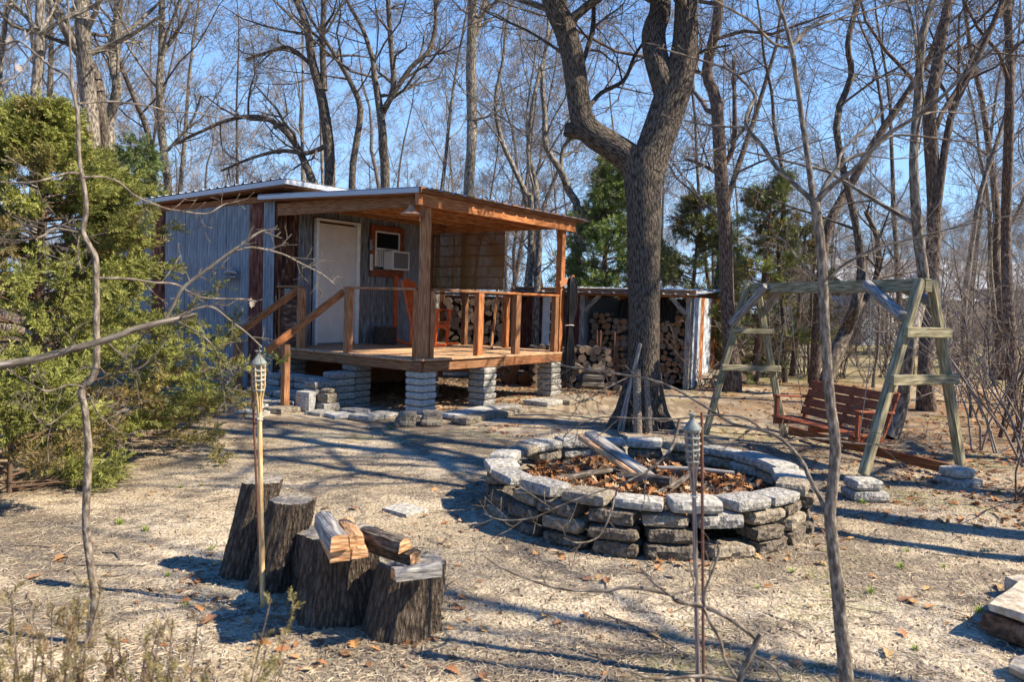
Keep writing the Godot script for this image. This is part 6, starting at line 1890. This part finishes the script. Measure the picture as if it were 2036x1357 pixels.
func build_torches() -> void:
	var f := on_ground(523, 1208)
	torch("honey coloured bamboo torch standing in front of the stumps", f, at_depth(514, 697, 3.66), "bamboo", 0.0128, 0.82)
	var r0 := at_depth(518, 1150, 3.72); var r1 := at_depth(501, 736, 3.68)
	solo("steel_rod", "rusty rod tied to the left bamboo torch", "rod", tube_mesh(V([Vector3(r0.x + 0.003, -0.03, r0.z), r0, r1]), PackedFloat32Array([0.006, 0.006, 0.006]), 7), M.rust_rod)
	f = on_ground(1388, 1372)
	torch("weathered grey bamboo torch in front of the fire pit", f, at_depth(1376, 822, 2.98), "bamboo_grey", 0.0098, 0.76)
	r0 = Vector3(f.x + 0.012, -0.03, f.z + 0.04); r1 = at_depth(1395, 820, 2.98)
	solo("steel_rod", "rusty rod standing beside the grey bamboo torch", "rod", tube_mesh(V([r0, r1]), PackedFloat32Array([0.006, 0.006]), 7), M.rust_rod)
	for a in [[1184, 770, 1187, 657, "left rusty rod of the pair in front of the log stack"], [1192, 772, 1194, 657, "right rusty rod of the pair in front of the log stack"], [1219, 768, 1222, 660, "steel pipe standing at the right end of the log stack"]]:
		var p := on_ground(a[0], a[1]); var q := at_depth(a[2], a[3], -p.z)
		solo("steel_rod", a[4], "rod", tube_mesh(V([p - Vector3(0, 0.04, 0), q]), PackedFloat32Array([0.016, 0.016]), 7), M.rust_rod)


# ---------------------------------------------------------------- firewood
var log_kinds := []

func log_parts(length: float, seed_: int) -> Array:
	var rg := RandomNumberGenerator.new()
	rg.seed = seed_
	var n := 9
	var rr := []
	var split := seed_ % 3 == 0
	for s in n:
		var a := TAU * s / n
		var q := 1.0 + rg.randf_range(-0.10, 0.10)
		if split and sin(a) > 0.1: q = minf(q, 0.18 / maxf(sin(a), 0.18))
		rr.append(q)
	var mb := MB.new()
	var en := MB.new()
	for s in n:
		var a := TAU * s / n
		var b := TAU * (s + 1) / n
		var p := Vector3(cos(a) * rr[s], sin(a) * rr[s], 0)
		var q := Vector3(cos(b) * rr[(s + 1) % n], sin(b) * rr[(s + 1) % n], 0)
		var z := Vector3(0, 0, length * 0.5)
		mb.quad(p + z, p - z, q - z, q + z, Vector2(0, s * 0.05), Vector2(length * 0.1, s * 0.05), Vector2(length * 0.1, s * 0.05 + 0.05), Vector2(0, s * 0.05 + 0.05))
		en.tri(z, p + z, q + z, Vector2(0.5, 0.5), Vector2(0.5 + p.x * 0.45, 0.5 + p.y * 0.45), Vector2(0.5 + q.x * 0.45, 0.5 + q.y * 0.45))
		mb.tri(-z, q - z, p - z, Vector2(0.3, 0.3), Vector2(0.3 + q.x * 0.06, 0.3 + q.y * 0.06), Vector2(0.3 + p.x * 0.06, 0.3 + p.y * 0.06))
	return [mb.mesh(), en.mesh()]

func firewood(label: String, group: String, xf: Transform3D, r: float, k: int, end_mat: String) -> void:
	var m: Array = log_kinds[k % log_kinds.size()]
	var o := thing("firewood_log", label, "firewood", Transform3D(xf.basis.scaled_local(Vector3(r, r, 1.0)), xf.origin), group)
	part(o, "bark", m[0], M.log_bark)
	part(o, "cut_end", m[1], M[end_mat])

func build_firewood() -> void:
	for k in 6: log_kinds.append(log_parts(0.40, k + 1))
	var rg := RandomNumberGenerator.new()
	rg.seed = 818
	# in the shed
	var y := 0.10
	var row := 0
	while y < 1.50:
		var x := 1.32 + (0.05 if row % 2 else 0.0)
		while x < 3.28:
			var r := rg.randf_range(0.046, 0.072)
			var at := shed_frame * Vector3(x, y + rg.randfn(0, 0.006), -0.50 + rg.randfn(0, 0.03))
			var px := 1018.0 + FOCAL * at.x / -at.z
			var hidden := px > 1250.0 and px < 1300.0
			var top := 1.36 + 0.10 * sin(x * 2.0)
			if not hidden and y < top:
				firewood("cut log end stacked inside the open shed", "firewood stacked in the shed", Transform3D(shed_frame.basis * Basis(Vector3.BACK, rg.randf() * TAU), at), r, rg.randi(), "log_end" if rg.randf() < 0.7 else "log_end_grey")
			x += r * 2.0 + rg.randf_range(0.0, 0.012)
		y += 0.112
		row += 1
	# rack behind the porch
	y = 0.30
	while y < 1.62:
		row += 1
		var x := -1.30 + 0.06 * (row % 2)
		while x < -0.12:
			var r := rg.randf_range(0.062, 0.09)
			firewood("log end in the tall rack of firewood behind the porch", "firewood racked behind the porch", Transform3D(Basis(Vector3.BACK, rg.randf() * TAU), Vector3(x, y + rg.randfn(0, 0.008), -15.4 + rg.randfn(0, 0.03))), r, rg.randi(), "log_end_grey")
			x += r * 2.0 + 0.006
		y += 0.122
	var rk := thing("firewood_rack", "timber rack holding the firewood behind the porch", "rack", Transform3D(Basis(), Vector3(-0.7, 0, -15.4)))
	bx(rk, "upright", Vector3(0.09, 1.8, 0.09), Vector3(-0.72, 0.9, 0.0), M.timber_dark)
	bx(rk, "upright", Vector3(0.09, 1.8, 0.09), Vector3(0.70, 0.9, 0.0), M.timber_dark)
	bx(rk, "added_dark_panel", Vector3(1.36, 1.4, 0.03), Vector3(-0.01, 0.95, -0.24), M.timber_dark)  # added dark sheet so the gaps between the logs read as shade
	bx(rk, "base_rail", Vector3(1.5, 0.10, 0.09), Vector3(0, 0.17, 0.1), M.timber_dark)
	bx(rk, "base_rail", Vector3(1.5, 0.10, 0.09), Vector3(0, 0.17, -0.1), M.timber_dark)
	# loose stack of bleached logs in front of the shed: ends face the camera's left, tops bleached
	y = 0.06
	row = 0
	while y < 0.72:
		var x := 0.42
		while x < 1.95 - row * 0.03:
			var r := rg.randf_range(0.055, 0.08)
			if not (x > 1.25 and x < 1.75 and y < 0.42):
				firewood("bleached grey log in the stack beside the porch pier", "bleached logs stacked by the porch", Transform3D(Basis(Vector3.UP, rg.randfn(0.12, 0.10)) * Basis(Vector3.BACK, rg.randf() * TAU), Vector3(x, y + rg.randfn(0, 0.012), -14.2 + rg.randfn(0, 0.05))), r, rg.randi() * 3 + 1, "log_end_grey")
			x += r * 2.0 + rg.randf_range(0.0, 0.02)
		y += 0.128
		row += 1
	for k in 3:
		firewood("pale log lying crosswise at the end of the bleached stack", "logs laid crosswise in the stack", Transform3D(Basis(Vector3.UP, PI / 2 + rg.randfn(0, 0.06)), Vector3(1.50, 0.08 + k * 0.135, -14.02)), 0.07, k * 3 + 1, "log_end_grey")
	firewood("bleached log lying askew on the left of the stack", "logs lying loose by the stack", Transform3D(Basis(Vector3.UP, 0.9) * Basis(Vector3.RIGHT, 0.3), Vector3(1.12, 0.42, -14.0)), 0.075, 1, "log_end_grey")
	for a in [[-0.05, 0.10, -14.6, 0.13], [0.25, 0.11, -14.5, 0.14], [0.02, 0.30, -14.6, 0.10]]:
		firewood("thick log end lying behind the porch pier", "thick logs behind the pier", Transform3D(Basis(Vector3.UP, 0.2), Vector3(a[0], a[1], a[2])), a[3], 4, "log_end")
	# dark rotting logs at the right of the shed
	for k in 9:
		var p := on_ground(1385 + k * 12, 770 - (k % 3) * 4)
		firewood("dark rotting log in the heap right of the shed", "rotting logs right of the shed", Transform3D(Basis(Vector3.UP, rg.randf() * 3.0), Vector3(p.x, 0.07 + (k % 3) * 0.10, p.z)), 0.075, k, "log_end_grey")


# ---------------------------------------------------------------- small things in the yard
func build_yard_bits() -> void:
	# paver lying in the dirt
	solo("paver", "pale grey concrete paver lying alone in the dirt", "paver", rough_block(Vector3(0.22, 0.04, 0.26), 0.006, 151), M.concrete, Transform3D(yaw(0.9), Vector3(-0.735, -0.016, -5.48)))
	# sawn slabs at the right edge
	var a := on_ground(2010, 1262)
	solo("sawn_slab", "reddish lower sawn slab at the right edge of the yard", "slab", rough_block(Vector3(0.58, 0.11, 0.40), 0.03, 152), M.sawn_bark, Transform3D(yaw(0.5), Vector3(a.x + 0.20, 0.0, a.z + 0.02)))
	solo("sawn_slab", "pale topped sawn slab lying across the reddish one", "slab", rough_block(Vector3(0.60, 0.05, 0.38), 0.03, 153), M.sawn_face, Transform3D(yaw(0.75) * Basis(Vector3.RIGHT, 0.05), Vector3(a.x + 0.20, 0.112, a.z - 0.02)))
	a = on_ground(2040, 1345)
	solo("sawn_slab", "pale sawn slab lowest at the right edge", "slab", rough_block(Vector3(0.42, 0.06, 0.30), 0.03, 154), M.sawn_face, Transform3D(yaw(0.6), Vector3(a.x + 0.17, 0.0, a.z)))
	a = on_ground(2050, 1190)
	solo("sawn_slab", "upright pale sawn slab behind the stacked ones", "slab", rough_block(Vector3(0.30, 0.10, 0.24), 0.016, 155), M.sawn_face, Transform3D(yaw(0.2), Vector3(a.x + 0.06, 0.0, a.z)))
	# oak leaves one can pick out
	var rg := RandomNumberGenerator.new()
	rg.seed = 404
	var golden := []
	for t in [Color(0.36, 0.18, 0.06), Color(0.28, 0.125, 0.05), Color(0.38, 0.235, 0.09), Color(0.20, 0.095, 0.045)]:
		var m := StandardMaterial3D.new()
		m.resource_name = "oak_leaf"
		m.albedo_color = t.linear_to_srgb()
		m.roughness = 0.75
		m.cull_mode = BaseMaterial3D.CULL_DISABLED
		golden.append(m)
	for p in [[415, 1237, 1.2], [705, 1287, 1.1], [960, 1257, 0.9], [1085, 1226, 1.1], [1110, 1238, 0.8], [1302, 1265, 0.8], [1165, 1222, 0.8], [1205, 1152, 1.1], [1190, 1146, 0.9], [1170, 1150, 0.8], [703, 1012, 1.1], [647, 1010, 0.8], [843, 1028, 0.8], [880, 1080, 0.8], [120, 1112, 1.1], [70, 1147, 1.0], [1800, 1196, 1.2], [1815, 1200, 1.0], [1850, 1210, 0.8], [1845, 1175, 0.9], [1630, 1122, 1.0], [1690, 1072, 0.8], [1735, 1147, 0.7], [1960, 1098, 1.0], [1985, 1168, 0.9], [1940, 1245, 0.9], [1920, 1232, 1.0], [1765, 1300, 1.0], [1310, 1117, 0.8], [1335, 1118, 0.9], [1565, 1115, 0.7], [540, 1265, 0.7], [900, 1338, 0.9], [960, 1352, 1.0], [1580, 1320, 0.9], [640, 1325, 0.7], [330, 985, 0.6], [300, 985, 0.6], [1410, 1125, 0.8], [1540, 1310, 0.8], [1795, 1260, 0.9]]:
		var q := on_ground(p[0], p[1])
		solo("fallen_leaf", "dry orange oak leaf lying on the bare ground", "leaf", leaf_kinds[rg.randi() % leaf_kinds.size()], golden[rg.randi() % 4], Transform3D(Basis.from_euler(Vector3(rg.randfn(0, 0.15), rg.randf() * TAU, rg.randfn(0, 0.15))).scaled(Vector3.ONE * p[2] * 0.85), Vector3(q.x, ground_y(q.x, q.z) + 0.014, q.z)), "dry oak leaves on the ground")
	# green grass tufts
	var tm := []
	for k in 3:
		var mb := MB.new()
		mb.tinted = true
		for s in 42:
			var az := rg.randf() * TAU
			var out := Vector3(cos(az), 0, sin(az))
			var p := out * rg.randf() * 0.02
			var h := rg.randf_range(0.018, 0.05)
			var d := (out * rg.randf_range(0.1, 0.9) + Vector3.UP).normalized()
			var sd := out.cross(Vector3.UP) * 0.0016
			mb.tint = Color(0.17, 0.27, 0.035).lerp(Color(0.36, 0.34, 0.12), rg.randf() * 0.7)
			mb.quad(p - sd, p + sd, p + d * h * 0.6 + sd, p + d * h * 0.6 - sd)
			mb.tri(p + d * h * 0.6 - sd, p + d * h * 0.6 + sd, p + d * h * 0.8 + out * h * 0.25)
		tm.append(mb.mesh())
	for p in [[420, 1088, 0.8], [240, 1038, 1.2], [290, 1052, 1.2], [335, 1142, 0.8], [1803, 1096, 0.9], [1790, 1130, 1.1], [1730, 1178, 1.1], [1945, 1214, 1.1], [1748, 988, 1.2], [1575, 1138, 0.9], [1985, 980, 1.0], [1860, 985, 0.7], [630, 936, 0.8], [1505, 1172, 0.7], [1385, 1182, 0.8], [1875, 1125, 0.7], [1715, 1000, 1.2], [360, 968, 0.8], [400, 965, 0.7], [776, 850, 1.3], [1820, 1290, 0.8], [370, 1205, 0.7], [540, 1230, 0.6], [1640, 1100, 0.6]]:
		var q := on_ground(p[0], p[1])
		solo("grass_tuft", "small tuft of fresh green grass in the dirt", "grass", tm[rg.randi() % 3], M.grass_blade, Transform3D(yaw(rg.randf() * TAU).scaled(Vector3.ONE * p[2]), Vector3(q.x, ground_y(q.x, q.z), q.z)), "green grass tufts in the yard")
	# fallen sticks
	for s in [[[110, 1135], [155, 1125], [290, 1122], 0.005, "pale twig lying on the ground left of the sapling"], [[1200, 1220], [1290, 1258], [1370, 1305], 0.005, "long thin stick lying in front of the right torch"], [[200, 1145], [240, 1142], [252, 1138], 0.004, "short twig lying by the left torch shadow"], [[205, 1098], [230, 1100], [240, 1112], 0.006, "dark crooked twig lying left of the stumps"]]:
		var pts := PackedVector3Array()
		for k in 3:
			var q := on_ground(s[k][0], s[k][1])
			pts.push_back(Vector3(q.x, ground_y(q.x, q.z) + 0.008, q.z))
		solo("fallen_stick", s[4], "stick", tube_mesh(pts, PackedFloat32Array([s[3], s[3], s[3] * 0.6]), 6), M.sapling_bark)
	# dead leaves still hanging on the left sapling
	for p in [[422, 438, 3.6, 0.5], [500, 603, 3.55, 0.45], [38, 135, 3.4, 0.55], [355, 215, 3.5, 0.35], [52, 70, 3.5, 0.5], [20, 82, 3.5, 0.55], [1815, 165, 2.9, 0.6], [1808, 190, 2.9, 0.6], [1822, 180, 2.9, 0.5]]:
		var q := at_depth(p[0], p[1], p[2])
		solo("hanging_leaf", "dead curled leaf still hanging on a bare twig", "leaf", leaf_kinds[rg.randi() % leaf_kinds.size()], M.pale_twig, Transform3D(Basis.from_euler(Vector3(1.2 + rg.randfn(0, 0.3), rg.randf() * TAU, 0)).scaled(Vector3.ONE * p[3]), q), "dead leaves hanging on the saplings")
